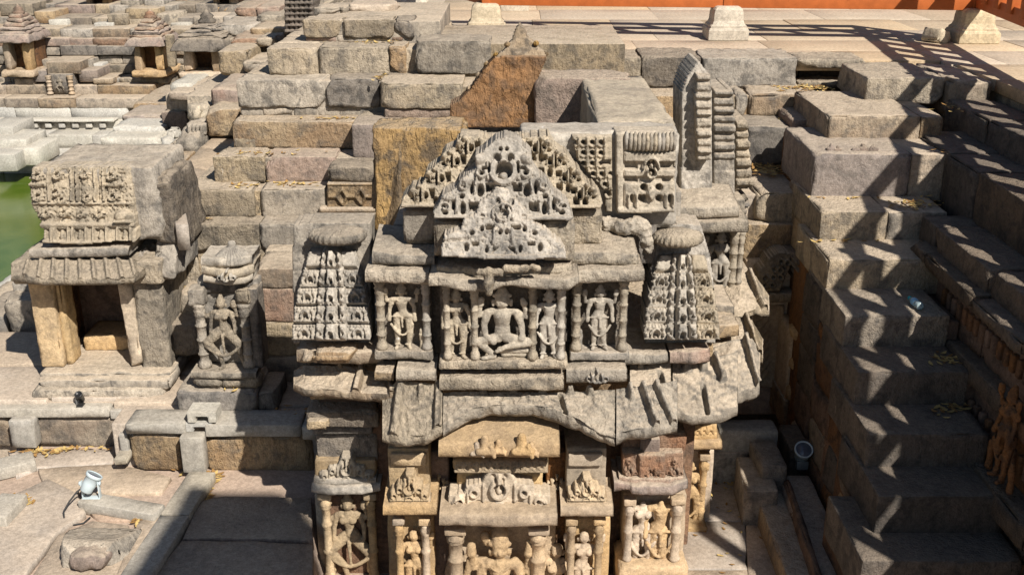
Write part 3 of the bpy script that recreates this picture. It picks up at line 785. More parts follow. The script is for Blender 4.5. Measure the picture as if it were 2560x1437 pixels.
# little scroll bosses of the friezes
for (z, n, x) in ((1.73, 34, 3.54), (1.16, 30, 3.49)):
    for k in range(n):
        y = 5.2+k*.108
        if y > (8.3 if z > 1.5 else 7.8): break
        stone('frieze_boss', x-.02, x+.03, y, y+.06, z-.07, z+.07, M['dim'], RB, r=.02, amp=.004, chip=0, res=.1)

RK = .95

# ================================================================ the main shrine
SH = thing('main_shrine', 'large ruined carved sandstone shrine with lattice pediment in the centre', 'shrine')  # whole shrine scaled up about the camera; depths and sizes below hold the result
def interp(st, u):
    us = [q[0] for q in st]
    return [np.interp(u, us, [q[k] for q in st]) for k in range(1, len(st[0]))]
def eave(name, st, ribs, mat, parent=SH, rough=.006, step=2.5, nt=34, lines=(), under=.10):
    """stone eave slab: stations (u, v back, v lip top, v lip bottom, Y back, Y front)"""
    u = np.arange(st[0][0], st[-1][0]+.1, step); vb, vf, vl, Yb, Yf = interp(st, u)
    rowsP = []; H = []
    for k in range(nt):
        t = k/(nt-1); v = vb+(vf-vb)*t; Y = Yb+(Yf-Yb)*t
        P = WN(u, v, Y); h = np.zeros_like(u)
        for (ub, uf, w, hh, *rest) in ribs:
            t0, t1 = rest if rest else (-.1, 1.1)
            if t < t0 or t > t1: continue
            d = np.abs(u-(ub+(uf-ub)*t)); e = np.clip(1.7-d/w*1.7, 0, 1); e = e*e*(3-2*e)
            if rest: e = e*np.clip((t-t0)*12, 0, 1)*np.clip((t1-t)*12, 0, 1)
            h = np.where(hh > 0, np.maximum(h, 1.25*hh*e), np.minimum(h, 1.25*hh*e))
        P[:, 2] += h*1.2; P[:, 1] -= h*.7
        rowsP.append(P)
    n0 = rowsP[-1].copy()
    for k, f in enumerate((.12, .35, .6, .85, 1.0)):
        v = vf+(vl-vf)*f; P = WN(u, v, Yf-.012*math.sin(math.pi*f)+.02*max(0, f-.8)*5)
        P[:, 2] += (n0[:, 2]-WN(u, vf, Yf)[:, 2])*(1-f)
        rowsP.append(P)
    for k, f in enumerate((.3, 1.0)):
        P = rowsP[-1].copy() if k == 0 else P0.copy()
        if k == 0: P0 = P.copy()
        P[:, 1] = P0[:, 1]+(Yb+.06-P0[:, 1])*f; P[:, 2] = P0[:, 2]+(f*under*.5)
        rowsP.append(P)
    A = np.stack(rowsP); s = sd_()
    nz = fbm(A*9, s, 3)*rough*1.3+fbm(A*40, s+4, 3)*rough*.9
    A[..., 2] += nz; A[..., 1] -= nz
    A[nt-1:nt+5, :, 1] += (rough*6*np.maximum(0, fbm(A*6, s+8, 3)))[nt-1:nt+5]
    m, n = A.shape[:2]; i = np.arange(m*n).reshape(m, n)
    F = np.stack((i[:-1, :-1], i[1:, :-1], i[1:, 1:], i[:-1, 1:]), -1).reshape(-1, 4)
    V = A.reshape(-1, 3)
    bm = [list(map(int, f)) for f in F]
    bm.append(list(map(int, i[:, 0]))[::1]); bm.append(list(map(int, i[:, -1]))[::-1])
    bm.append([int(q) for q in i[-1]]+[int(q) for q in i[0][::-1]])
    return mesh(name, V, bm, mat, parent)
def slab(name, st, mat, dz, parent=SH, rough=.006, step=4, slope=.0, nt=8, lipr=.02, back=None):
    """flat slab with a wavy front lip: stations (u, v lip top, v lip bottom, Y lip, Y back)"""
    u = np.arange(st[0][0], st[-1][0]+.1, step); vt, vb, Yl, Yk = interp(st, u)
    T = WN(u, vt, Yl); B = WN(u, vb, Yl); rowsP = []
    for k in range(nt):
        t = 1-k/(nt-1); P = T.copy(); P[:, 1] = Yl+(Yk-Yl)*t; P[:, 2] = T[:, 2]+slope*t
        if k == nt-1: P[:, 1] += lipr*.6; P[:, 2] -= 0
        rowsP.append(P)
    for f in (.15, .4, .65, .88, 1.0):
        P = T+(B-T)*f; P[:, 1] = Yl+lipr*(.35 if f in (.15, .88) else (.9 if f == 1.0 else 0)); rowsP.append(P)
    P = rowsP[-1].copy(); P[:, 1] = np.maximum(Yk-.02, P[:, 1]+.05); rowsP.append(P)
    A = np.stack(rowsP); s = sd_()
    nz = fbm(A*8, s, 3)*rough*1.8+fbm(A*32, s+4, 2)*rough*.7
    A[..., 2] += nz; A[..., 1] -= nz
    A[nt-1:nt+5, :, 1] += (rough*4*np.maximum(0, fbm(A*5, s+8, 3)))[nt-1:nt+5]
    m, n = A.shape[:2]; i = np.arange(m*n).reshape(m, n)
    F = [list(map(int, f)) for f in np.stack((i[:-1, :-1], i[1:, :-1], i[1:, 1:], i[:-1, 1:]), -1).reshape(-1, 4)]
    F.append([int(q) for q in i[:, 0]]); F.append([int(q) for q in i[:, -1]][::-1]); F.append([int(q) for q in i[-1]]+[int(q) for q in i[0][::-1]])
    return mesh(name, A.reshape(-1, 3), F, mat, parent)

# ---- core masonry (fills everything behind the facing)
def cbox(u0, u1, vt, vb, Y, Y1, mat='greyd', zb=None, nm='core_stone'):
    x0 = W(u0, (vt+vb)/2, Y)[0]; x1 = W(u1, (vt+vb)/2, Y)[0]
    return stone(nm, x0, x1, Y, Y1, Zat(vb, Y) if zb is None else zb, Zat(vt, Y), M[mat], SH, r=.015, amp=.005, chip=.01, res=.25)
cbox(960, 1560, 640, 930, 7.325, 9.875, 'greyd')
cbox(770, 1780, 860, 1000, 7.5, 10., 'brown')
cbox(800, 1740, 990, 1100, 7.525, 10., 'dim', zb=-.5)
cbox(985, 1640, 560, 660, 7.625, 10.125, 'greyd')

# ---- pediment: three stepped tiers of pierced lattice
def lattice(r, pts, h=.03, dp=.05):
    """loops, stems and piercings strung along a sloping band"""
    for n_, (cu, cv, s, q) in enumerate(pts):
        r.dome(cu-q*20*s, cv-9*s, 13*s, 11*s, h*1.25); r.dome(cu-q*4*s, cv-20*s, 9*s, 8*s, h*1.1)
        r.ehole(cu-q*10*s, cv+5*s, 8.5*s, 9.5*s, dp*.5)
        r.ring(cu-q*10*s, cv+5*s, 7*s, 4.2*s, h*1.05, 40 if q > 0 else 130, 360 if q > 0 else 50); r.dome(cu-q*9*s, cv+7*s, 3.4*s, 3.4*s, h*.9)
        r.ehole(cu-q*22*s, cv+8*s, 5*s, 3.4*s, dp*.6)
        r.ehole(cu+q*.5*s, cv+1*s, 2.6*s, 13*s, dp*.8)
        r.cap(cu+q*5*s, cv-14*s, cu+q*5.5*s, cv+14*s, 2.6*s, 3.0*s, h*1.1)
        r.ehole(cu+q*14*s, cv+3*s, 5.4*s, 10*s, dp)
        r.ring(cu+q*14*s, cv+3*s, 9*s, 3*s, h*.95, sq=1.3)
        a = cu+q*23*s; b = cu+q*36*s
        r.hole(min(a, b), max(a, b), cv-15*s, cv-1*s, dp)
def step_tri(top, levels):
    """outline polygon of a stepped gable: levels = [(v, half left u, right u)...] from the top down"""
    L = []; Rr = []
    for i, (v, a, b) in enumerate(levels):
        L.append((a, v)); Rr.append((b, v))
    return [top]+Rr+L[::-1]
# wings (rear tier)
wing = [(1150, 341), (1205, 345), (1255, 352), (1310, 346), (1372, 340), (1392, 372), (1420, 392), (1444, 430), (1470, 462), (1500, 486), (1507, 512), (1500, 527), (1004, 525), (1003, 500), (1020, 482), (1055, 462), (1066, 430), (1098, 408), (1110, 380), (1140, 366)]
r = Rel(998, 1512, 334, 530, 7.525, 7.25, step=2.1); r.h[:] = .045; r.mask(wing)
for (a, b) in ((1165, 372), (1130, 405), (1092, 448), (1052, 490)): r.hole(a+22, a+34, b-8, b+8, .06); lattice(r, [(a, b, .95, 1)], .085, .06)
for (a, b) in ((1350, 372), (1388, 405), (1424, 445), (1462, 487)): lattice(r, [(a, b, .95, -1)], .085, .06)
for (a, b) in ((1195, 390), (1168, 430), (1130, 470), (1090, 505)): r.ehole(a, b, 7, 9, .05)
for (a, b) in ((1330, 395), (1352, 432), (1398, 470), (1440, 505)): r.hole(a-7, a+7, b-8, b+8, .05); r.ehole(a+22, b+2, 6, 10, .05)
r.lace(r.dbox(1000, 1510, 334, 514), .16, .022, .10, 3); r.box(1000, 1510, 516, 530, .075, 4)
r.build('pediment_wing', SH, M['carve'], .22, rough=.006, rs=44)
stone_w = dict(r=.02, amp=.010, chip=.03, res=.03)
blk('pediment_base', 1006, 1092, 529, 612, 7.275, .3, M['grey'], SH, **stone_w)
blk('pediment_base', 1420, 1507, 529, 612, 7.275, .3, M['grey'], SH, **stone_w)
# middle tier
mid = [(1238, 352), (1262, 344), (1292, 352), (1328, 386), (1332, 420), (1352, 448), (1376, 470), (1390, 494), (1420, 512), (1434, 552), (1424, 558), (1086, 552), (1083, 530), (1100, 506), (1104, 490), (1140, 472), (1146, 455), (1166, 440), (1190, 425), (1186, 395), (1200, 384)]
r = Rel(1080, 1438, 340, 562, 7.325, 7.025, step=2.1); r.h[:] = .05; r.mask(mid)
r.gav(1259, 434, 29, .11, False, .05)
for q in (-1, 1):
    r.ehole(1259+q*17, 398, 9, 9, .03); r.ehole(1259+q*8, 376, 4, 4, .04)
    r.ring(1259+q*55, 437, 11, 9, .09); r.ehole(1259+q*55, 438, 4, 5, .03); r.cap(1259+q*38, 410, 1259+q*38, 452, 5, 5, .085); r.ehole(1259+q*36, 425, 3, 12, .03)
    r.dome(1259+q*60, 402, 22, 18, .10); r.ehole(1259+q*48, 425, 8, 5, .03)
    r.ring(1259+q*100, 470, 9, 7, .085); r.cap(1259+q*68, 452, 1259+q*70, 486, 4, 4, .085)
    r.ehole(1259+q*58, 479, 9, 14, .06); r.hole(1259+q*34-10, 1259+q*34+10, 462, 481, .07)
    r.ehole(1259+q*80, 472, 4, 14, .05); r.dome(1259+q*96, 458, 18, 14, .095); r.ehole(1259+q*104, 494, 6, 5, .03)
    r.hole(1259+q*75-12, 1259+q*75+12, 510, 530, .07); r.ehole(1259+q*102, 523, 7, 14, .06); r.cap(1259+q*115, 500, 1259+q*116, 535, 4, 4, .085)
    r.ehole(1259+q*125, 515, 4, 11, .05); r.ring(1259+q*142, 522, 8, 7, .08); r.ehole(1259+q*145, 535, 6, 4, .03); r.dome(1259+q*138, 498, 18, 12, .09); r.ehole(1259+q*150, 518, 5, 4, .03)
r.lace(np.maximum(r.dbox(1080, 1438, 340, 540), -r.dell(1259, 425, 62, 70)), .15, .018, .08, 5); r.box(1225, 1295, 460, 464, .10); r.box(1082, 1436, 544, 560, .085, 4)
r.build('pediment_tier', SH, M['carve'], .22, rough=.007, rs=44)
blk('pediment_base', 1083, 1160, 556, 640, 7.037, .3, M['grey'], SH, **stone_w)
blk('pediment_base', 1355, 1436, 556, 650, 7.037, .3, M['grey'], SH, **stone_w)
# front tier
fro = [(1240, 468), (1270, 474), (1282, 495), (1300, 510), (1318, 540), (1338, 560), (1362, 572), (1376, 590), (1404, 612), (1416, 640), (1416, 652), (1380, 650), (1330, 656), (1200, 652), (1190, 648), (1102, 646), (1102, 622), (1112, 588), (1150, 575), (1160, 548), (1190, 536), (1196, 508), (1222, 490)]
r = Rel(1096, 1422, 462, 660, 7.125, 6.837); r.h[:] = .045; r.mask(fro)
r.gav(1258, 540, 17, .08, False, .04); r.ring(1258, 540, 26, 8, .075, 330, 210)
for q in (-1, 1):
    r.ehole(1262+q*17, 507, 5, 8, .03); r.hole(1257+q*32-11, 1257+q*32+11, 566, 576, .06); r.ehole(1258+q*52, 545, 5, 5, .04)
    r.ehole(1258+q*53, 575, 5, 6, .05); r.ehole(1258+q*78, 585, 6, 5, .03); r.hole(1258+q*70-8, 1258+q*70+8, 608, 616, .05); r.ehole(1258+q*92, 620, 6, 9, .04)
    r.cap(1258+q*22, 577, 1258+q*24, 612, 4, 4, .075); r.poly([(1258+q*8, 618), (1258+q*28, 622), (1258+q*28, 634)], -.03, 3, 'cut'); r.ehole(1258+q*42, 625, 4, 8, .03)
    r.ring(1258+q*8, 583, 8, 4, .075, 0, 180); r.ehole(1258+q*8, 585, 4, 4, .02)
r.cap(1100, 606, 1170, 600, 3, 2, .0, 4, 'cut')
r.lace(r.dbox(1096, 1422, 462, 640), .11, .018, .09, 8); r.box(1215, 1390, 640, 658, .065, 4)
r.build('pediment_tier', SH, M['grey'], .2, rough=.010, rs=40)

# ---- roof slabs and cornices above the niches
slab('roof_slab', [(930, 628, 662, 7.175, 7.625), (1000, 640, 664, 7.125, 7.625), (1088, 640, 664, 7.125, 7.625)], M['grey'], 0, slope=.06, nt=10)
slab('roof_slab', [(1428, 632, 662, 7.125, 7.625), (1520, 634, 664, 7.125, 7.688), (1598, 640, 666, 7.175, 7.688)], M['grey'], 0, slope=.06, nt=10)
slab('cornice', [(1092, 668, 690, 7.000, 7.25), (1180, 670, 692, 6.975, 7.25), (1190, 676, 698, 6.950, 7.25), (1345, 676, 698, 6.950, 7.25), (1352, 668, 688, 6.987, 7.25), (1432, 664, 686, 7.000, 7.25)], M['grey'], 0, rough=.010)
slab('cornice', [(912, 678, 708, 7.050, 7.438), (1074, 682, 712, 7.025, 7.438)], M['grey'], 0, rough=.010)
slab('cornice', [(1072, 692, 718, 6.900, 7.375), (1100, 696, 716, 6.875, 7.375), (1160, 704, 730, 6.850, 7.375), (1215, 706, 731, 6.850, 7.375), (1260, 700, 718, 6.875, 7.375), (1330, 700, 724, 6.850, 7.375), (1420, 698, 726, 6.850, 7.375), (1448, 688, 712, 6.900, 7.375)], M['grey'], 0, rough=.012)
slab('cornice', [(1440, 680, 712, 7.000, 7.438), (1520, 678, 708, 7.025, 7.438), (1612, 676, 706, 7.050, 7.438)], M['grey'], 0, rough=.010)
# worn mask bosses on the cornice
fuse('boss', [(0, 0, 0, .03, 0, 0, -.05, .028), (0, -.02, -.06, .03, 0, -.02, -.11, .022), (-.05, 0, .0, .02, .06, 0, .0, .02)], M['grey'], SH, tuple(W(1222, 680, 6.8)), 1.25, vox=.008, rough=.005, flat=1)
fuse('boss', [(-.05, 0, 0, .024, .05, 0, 0, .024), (.09, 0, .01, .02, .12, 0, 0, .02)], M['grey'], SH, tuple(W(1290, 672, 6.825)), 1.25, vox=.008, rough=.006, flat=1)

# ---- niches with figures
def niche(u0, u1, vt, vb, Y, cols, figs, mat='carvew', dp=.145, base=22, label=None):
    p = part('niche', SH)
    if label: p["label"] = label
    x0, x1 = W(u0, vb, Y)[0], W(u1, vb, Y)[0]; zt, zb = Zat(vt, Y), Zat(vb, Y)
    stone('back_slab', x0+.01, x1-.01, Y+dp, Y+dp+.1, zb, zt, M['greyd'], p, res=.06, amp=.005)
    stone('sill', x0, x1, Y-.005, Y+dp+.05, zb, Zat(vb-base, Y), M['grey'], p, r=.018, amp=.008, chip=.03, res=.025)
    zs = Zat(vb-base, Y)-.004
    for (cu, w, *o) in cols:
        cx = W(cu, vb-60, Y)[0]; rr = w/2*Y/FPX*1.02
        lathe('column', shaft_prof(zt-zs, rr), 14, M['carve'], p, (cx, Y+rr*1.2+.01, zs), rough=.003)
    for (fu, vtop, vbot, caps, m, *fl) in figs:
        b = W(fu, vbot, Y+.07); hgt = (Zat(vtop, Y+.07)-b[2])
        fuse('carved_figure', caps, M[m], p, (b[0], Y+dp*.45, zs), hgt+(b[2]-zs), vox=.0052, rough=.0025, flat=fl[0] if fl else .9, wide=1.18)
    return p
sill = 7.025
niche(1096, 1418, 715, 924, 7., [(1118, 17), (1187, 19), (1332, 20), (1402, 19)],
      [(1143, 722, 902, standing(True, .02, arms=None), 'carvew'), (1256, 722, 905, seated(), 'carvew', .8), (1371, 722, 902, standing(False, .02, arms=None, mirror=-1), 'carvew')], label='wide central niche with a seated figure between two standing ones')
niche(936, 1082, 706, 900, 7.125, [(952, 22), (1066, 20)], [(1009, 708, 880, standing(False, .03)+attendants(), 'carvew')], label='left niche with a headless-looking standing male figure')
niche(1424, 1574, 706, 902, 7.125, [(1441, 22), (1557, 20)], [(1496, 712, 880, standing(False, .02, mirror=-1)+attendants(), 'carvew')], label='right niche with a whitewashed standing male figure')

# ---- corner spires
def spire(cu, vt, vb, wt, wb, Yt, Yb, disk, mat='carve', q=0):
    p = part('corner_spire', SH)
    for k, (fa, fb, dY) in enumerate(((-1.0, -.36, .03), (-.40, .40, 0), (.36, 1.0, .04))):
        a0, a1 = cu+wb*fa, cu+wb*fb
        r = Rel(min(a0, cu+wt*fa)-1, max(a1, cu+wt*fb)+1, vt, vb, Yt+dY, Yb+dY)
        tl, tr = cu+wt*fa, cu+wt*fb
        wf = lambda f: wt+(wb-wt)*(1-(1-f)**1.9)
        ff = [k_/10 for k_ in range(11)]
        r.mask([(cu+wf(f)*fa, vt-1+(vb-vt+2)*f) for f in ff]+[(cu+wf(f)*fb, vt-1+(vb-vt+2)*f) for f in ff[::-1]])
        r.h[:] = .02; n = 5
        for i in range(n):
            f = (i+.62)/n; v = vt+(vb-vt)*f; w = wf(f); c = cu+w*(fa+fb)/2; s = w*(fb-fa)/2
            if k != 1:
                if i == 0: r.box(c-s, c+s, v-24, v+14, .05); r.box(c-s, c+s, v+15, v+20, -.03, 3, 'cut'); continue
                r.box(c-s, c+s, v-22, v+17, .045, 4)
                r.ring(c, v+3, s*.36, s*.20, .085, 350, 190); r.ell(c, v+5, s*.25, s*.30, -.005, 3, 'cut'); r.dome(c, v+10, s*.17, s*.2, .05)
                for e in (-1, 1):
                    r.dome(c+e*s*.70, v+8, s*.24, 9, .085); r.cap(c+e*s*.44, v-8, c+e*s*.50, v+14, 1.6, 1.8, .0, 3, 'cut'); r.dome(c+e*s*.55, v-10, s*.2, 6, .075)
                r.dome(c, v-10, s*.22, 7, .09); r.box(c-s, c+s, v+13, v+18, .075, 3); r.box(c-s, c+s, v+19, v+23, -.03, 3, 'cut')
                for e in range(-3, 4): r.cap(c+e*s*.27, v-20, c+e*s*.27, v-16, 2.2, 2.2, .07)
            else:
                g = s*.22
                r.box(c-s, c+s, v-24, v+18, .05, 4)
                r.poly([(c-s*.26, v-22), (c+s*.26, v-22), (c+s*.36, v+17), (c-s*.36, v+17)], .095, 4)
                r.ring(c, v+7, g, g*.5, .12, 340, 200); r.ell(c, v+9, g*.72, g*.95, .0, 3, 'cut'); r.dome(c, v+15, g*.5, g*.5, .06)
                for e in (-1, 1):
                    r.cap(c+e*s*.42, v-20, c+e*s*.48, v+8, 3.0, 3.0, -.03, 3, 'cut')
                    r.dome(c+e*s*.80, v+8, s*.26, 11, .10); r.dome(c+e*s*.74, v-9, s*.2, 8, .09); r.ehole(c+e*s*.72, v+3, s*.09, 4, .01)
                r.box(c-s*.9, c+s*.9, v+17, v+20, .0, 3, 'cut')
        r.lace(r.dbox(r.u0, r.u1, vt+30, vb), .20, .014, .09, 4+k)
        r.build('spire_panel', p, M[mat], .25, rough=.006, rs=36)
    # ribbed cushion disc under the top
    du, dv, rw, rh, dY = disk
    n = 26; V = []; F = []; c0 = W(du, dv, dY); R = rw*dY/FPX
    prof = [(.05, .10), (.45, .095), (.62, .07), (.86, .055), (.98, .02), (1.0, -.02), (.92, -.055), (.75, -.08), (.4, -.10), (.05, -.10)]
    nn = n*4
    for (pr, pz) in prof:
        for k in range(nn):
            a = 2*math.pi*k/nn; rib = (1+.05*math.cos(n*a)) if pr > .5 else 1
            V.append((R*pr*rib*math.cos(a), R*.75*pr*rib*math.sin(a), pz*rh*dY/FPX/.1*.5))
    m_ = len(prof)
    for i in range(m_-1):
        for k in range(nn): F.append((i*nn+k, (i+1)*nn+k, (i+1)*nn+(k+1) % nn, i*nn+(k+1) % nn))
    F.append(tuple(range(nn))); F.append(tuple((m_-1)*nn+k for k in range(nn-1, -1, -1)))
    V = np.array(V); V = V+.003*np.stack([vn(V*30+k*9, 3) for k in range(3)], 1)
    o = mesh('ribbed_disc', V, F, M['grey'], p); o.location = c0+np.array((0, R*.25, 0))
    return p
spire(830, 626, 852, 54, 99, 7.525, 7.175, (842, 592, 74, 44, 7.475))
spire(1703, 638, 852, 56, 96, 7.625, 7.25, (1697, 598, 66, 46, 7.525))
# slabs the spires are cut from
r = Rel(729, 930, 556, 860, 7.675, 7.425); r.h[:] = .02
r.mask([(732, 560), (800, 553), (930, 550), (930, 858), (734, 858), (731, 700)])
r.build('back_slab', SH, M['grey'], .25, rough=.010)
r = Rel(1610, 1790, 556, 860, 7.75, 7.475); r.h[:] = .02
r.mask([(1640, 570), (1700, 556), (1752, 560), (1776, 640), (1790, 760), (1790, 858), (1612, 858), (1612, 760)])
r.build('back_slab', SH, M['grey'], .25, rough=.010)
# broken grey rock wedged beside the right spire
fuse('broken_stone', [(-.08, 0, .02, .05, .02, 0, .03, .05), (.04, 0, .03, .05, .075, -.01, -.06, .04), (.06, 0, -.02, .045, .085, 0, -.12, .03), (-.16, .02, .03, .04, -.08, .02, .02, .05)], M['grey'], SH, tuple(W(1585, 575, 7.5)), 1.25, vox=.009, rough=.02, flat=1)

# ---- hollow spire block behind the pediment
YF, YB = 7.625, 10.062; zt = Zat(332, YF)
xl, xr = W(1300, 332, YF)[0], W(1700, 332, YF)[0]
sp = part('hollow_spire', SH)
kk = dict(r=.03, amp=.016, chip=.06, res=.04)
stone('front_wall', xl, xr, YF, YF+.38, zt-.72, zt, M['carvew'], sp, **kk)
stone('side_wall', xr-.57, xr+.02, YF+.37, YB, zt-.78, zt+.006, M['carvew'], sp, **kk)
stone('rear_wall', W(1335, 190, YB)[0], xr-.12, YB-.25, YB+.27, zt-.94, zt+.02, M['mauve'], sp, **kk)
# its carved front: lattice strip and pilaster with ribbed cushion
r = Rel(1425, 1532, 336, 530, YF-.02, YF-.04); r.h[:] = .03
r.mask([(1428, 338), (1530, 336), (1530, 528), (1512, 528), (1508, 475), (1480, 445), (1460, 420), (1440, 395)])
for i, v in enumerate((352, 378, 404, 430, 456, 480)):
    u = 1452+i*8 if i > 2 else 1452
    for j in range(4):
        uu = u-16+j*22
        if uu > 1526: continue
        (r.ehole(uu, v, 4.5, 8, .05) if (i+j) % 2 else r.hole(uu-4, uu+4, v-8, v+6, .05))
        r.cap(uu+10, v-12, uu+10, v+10, 2.5, 2.5, .06); r.ring(uu, v+3, 9, 5, .05)
r.hole(1503, 1526, 398, 410, .05); r.hole(1508, 1524, 475, 483, .05)
r.build('lattice_panel', sp, M['carve'], .2, rough=.006)
r = Rel(1536, 1694, 330, 534, YF-.03, YF-.06); r.h[:] = .02
r.mask([(1537, 330), (1690, 330), (1690, 400), (1684, 528), (1540, 530)])
r.box(1537, 1556, 330, 530, .05, 4)
r.box(1560, 1692, 378, 402, .05, 4); r.box(1560, 1690, 422, 440, .045, 4); r.box(1560, 1690, 455, 520, .045, 4); r.box(1537, 1690, 515, 532, .07, 4)
r.hole(1562, 1592, 404, 420, .03); r.hole(1650, 1688, 404, 420, .03); r.hole(1562, 1592, 441, 454, .03); r.hole(1655, 1686, 441, 454, .03)
r.gav(1627, 428, 12, .09, False, .04); r.ehole(1621, 404, 3, 6, .02); r.ehole(1633, 404, 3, 6, .02); r.ring(1627, 420, 19, 6, .08, 0, 180, sq=1.5)
r.box(1600, 1654, 452, 500, .05, 3); 
for (a, b) in ((1608, 466), (1646, 466), (1608, 494), (1646, 494)): r.ehole(a, b, 8, 9, .05)
r.poly([(1627, 458), (1640, 478), (1627, 500), (1614, 478)], .085, 4); r.ring(1627, 480, 8, 4, .09)
for a in (1570, 1590, 1664, 1682): r.cap(a, 482, a, 514, 3, 3.5, .08); r.ehole(a+9, 494, 5, 9, .02)
r.build('pilaster_panel', sp, M['carve'], .2, rough=.006)
c = W(1625, 350, YF-.03); nr = 13
for k in range(nr):
    f = (k-(nr-1)/2)/((nr-1)/2); x = c[0]+f*.17
    fuse_caps = None
    lathe('cushion_rib', [(.005, -.069), (.015, -.056), (.02, -.012), (.02, .025), (.012, .056), (.004, .069)], 8, M['carve'], sp, (x, YF-.095+.044*abs(f)**3, c[2]), flat=2.2, rough=.002)
# ---- rust orange gable stone standing behind, its rough back to us
YG = 10.
r = Rel(1122, 1372, 138, 322, YG+.02, YG-.05, step=3); r.h[:] = .02
r.mask([(1236, 142), (1290, 138), (1366, 140), (1368, 150), (1345, 200), (1338, 322), (1215, 320), (1150, 322), (1124, 300), (1124, 262), (1150, 248), (1175, 222), (1196, 190), (1220, 160)])
r.build('rear_gable', SH, M['rust'], .28, rough=.022, rs=13)
r = Rel(1236, 1380, 58, 150, YG+.28, YG+.05, step=3); r.h[:] = .02
r.mask([(1288, 72), (1296, 60), (1304, 60), (1314, 74), (1320, 90), (1338, 105), (1346, 118), (1360, 128), (1368, 140), (1366, 149), (1238, 149), (1240, 140), (1262, 122), (1278, 98)])
r.build('rear_gable', SH, M['ochre'], .1, rough=.014, rs=16)
for (u, v) in ((1340, 110), (1364, 136), (1268, 112), (1240, 138), (1216, 162), (1196, 190), (1172, 222)):
    p = W(u, v, YG+.12); fuse('crocket', [(0, 0, 0, .035, .0, 0, .03, .022), (-.03, 0, 0, .02, .03, 0, 0, .02)], M['ochre'], SH, tuple(p), 0.7, vox=.012, rough=.006, flat=1.5)
# ---- ochre wall stone on the left of the spire
def bend(V, hi):
    V = V.copy(); t = V[:, 2]/hi[2]; V[:, 0] += .03*np.sin(t*3.0)*(V[:, 0] < hi[0]*.3); V[:, 1] += .10*t; V[:, 0] *= (.93+.07*t); return V
x0, x1 = W(935, 450, 8.438)[0], W(1165, 450, 8.25)[0]
stone('wall_stone', x0, x1, 8.275, 8.7, Zat(585, 8.275), Zat(325, 8.275), M['ochre'], SH, r=.03, amp=.022, chip=.05, res=.03, fn=bend)
r = Rel(922, 1004, 318, 602, 8.688, 8.4, step=4, tw=-.30); r.h[:] = .0
r.mask([(940, 322), (1002, 330), (1004, 600), (990, 602), (960, 565), (926, 520), (924, 470), (932, 380)])
r.build('wall_stone', SH, M['ochre'], .3, rough=.010, rs=10)

# ---- tall moulded slabs at the right of the spire
def moulded(u0, u1, vt, vb, Y, bands, top, mat='grey', dep=.5):
    r = Rel(u0, u1, vt, vb, Y+.10, Y-.04); r.h[:] = .02
    r.mask(top)
    for (a, b, h) in bands: r.box(u0-9, u1+9, a, b, h, 8)
    r.build('spire_slab', SH, M[mat], dep, rough=.010, rs=30)
moulded(1698, 1782, 156, 502, 8.812, [], [(1702, 232), (1716, 190), (1738, 158), (1748, 152), (1762, 172), (1778, 190), (1780, 240), (1782, 500), (1700, 500)])
b = []; v = 188
for k, h in enumerate((22, 26, 20, 24, 18, 28, 24, 22, 20)): b.append((v, v+h-8, .045 if k % 2 else .06)); v += h
moulded(1734, 1780, 182, 408, 8.725, b, [(1738, 184), (1776, 186), (1780, 300), (1780, 402), (1742, 402), (1736, 260)], dep=.2)
b = []; v = 226
for k, h in enumerate((20, 24, 20, 22, 26, 20, 24, 22)): b.append((v, v+h-7, .05 if k % 2 else .07)); v += h
b.append((426, 486, .04))
moulded(1780, 1838, 218, 492, 8.9, b, [(1781, 222), (1830, 220), (1836, 300), (1838, 400), (1838, 490), (1782, 490)])
b = []; v = 306
for k, h in enumerate((24, 22, 26, 22, 24, 26, 22)): b.append((v, v+h-7, .05 if k % 2 else .08)); v += h
moulded(1838, 1880, 300, 480, 9.188, b, [(1838, 302), (1868, 300), (1874, 380), (1882, 470), (1838, 478)])
slab('roof_slab', [(1676, 520, 548, 8.4, 9.), (1760, 520, 547, 8.375, 9.), (1850, 516, 545, 8.4, 9.)], M['grey'], 0, slope=.09)
slab('roof_slab', [(1700, 556, 584, 8.325, 9.), (1790, 556, 584, 8.325, 9.), (1872, 552, 582, 8.35, 9.)], M['grey'], 0, slope=.03)
for (v, w) in ((492, 1872), (508, 1876), (524, 1868)):
    blk('moulding', 1830, w, v, v+13, 9.125, .4, M['greyd'], SH, r=.02, amp=.006, res=.05)
niche(1752, 1852, 580, 764, 8.575, [(1832, 21), (1848, 15)], [(1793, 578, 740, standing(True, .04), 'carvew')], dp=.14, label='small side niche with a whitewashed standing female figure')
cbox(1640, 1850, 560, 900, 8.775, 10.75, 'grey'); cbox(1600, 1860, 500, 600, 8.875, 10.875, 'grey')
cbox(1500, 1700, 480, 640, 7.938, 10.375, 'grey')

# ---- ledge under the niches
slab('ledge', [(742, 872, 908, 7.275, 7.75), (800, 880, 910, 7.225, 7.75), (900, 882, 914, 7.2, 7.75), (960, 880, 912, 7.225, 7.75)], M['brown'], 0, rough=.012)
blk('ledge_stone', 752, 782, 884, 906, 7.15, .15, M['brown'], SH, r=.03, amp=.012, chip=.04, res=.025)
blk('ledge_stone', 780, 888, 884, 910, 7.125, .2, M['brown'], SH, r=.03, amp=.015, chip=.04, res=.025)
slab('ledge', [(936, 930, 952, 7.075, 7.5), (986, 932, 954, 7.075, 7.5)], M['brown'], 0)
slab('ledge', [(990, 926, 954, 7., 7.5), (1092, 928, 954, 7., 7.5)], M['grey'], 0)
slab('ledge', [(1098, 946, 978, 6.975, 7.5), (1200, 952, 978, 6.95, 7.5), (1320, 950, 978, 6.95, 7.5), (1410, 944, 978, 6.975, 7.5)], M['grey'], 0, rough=.010)
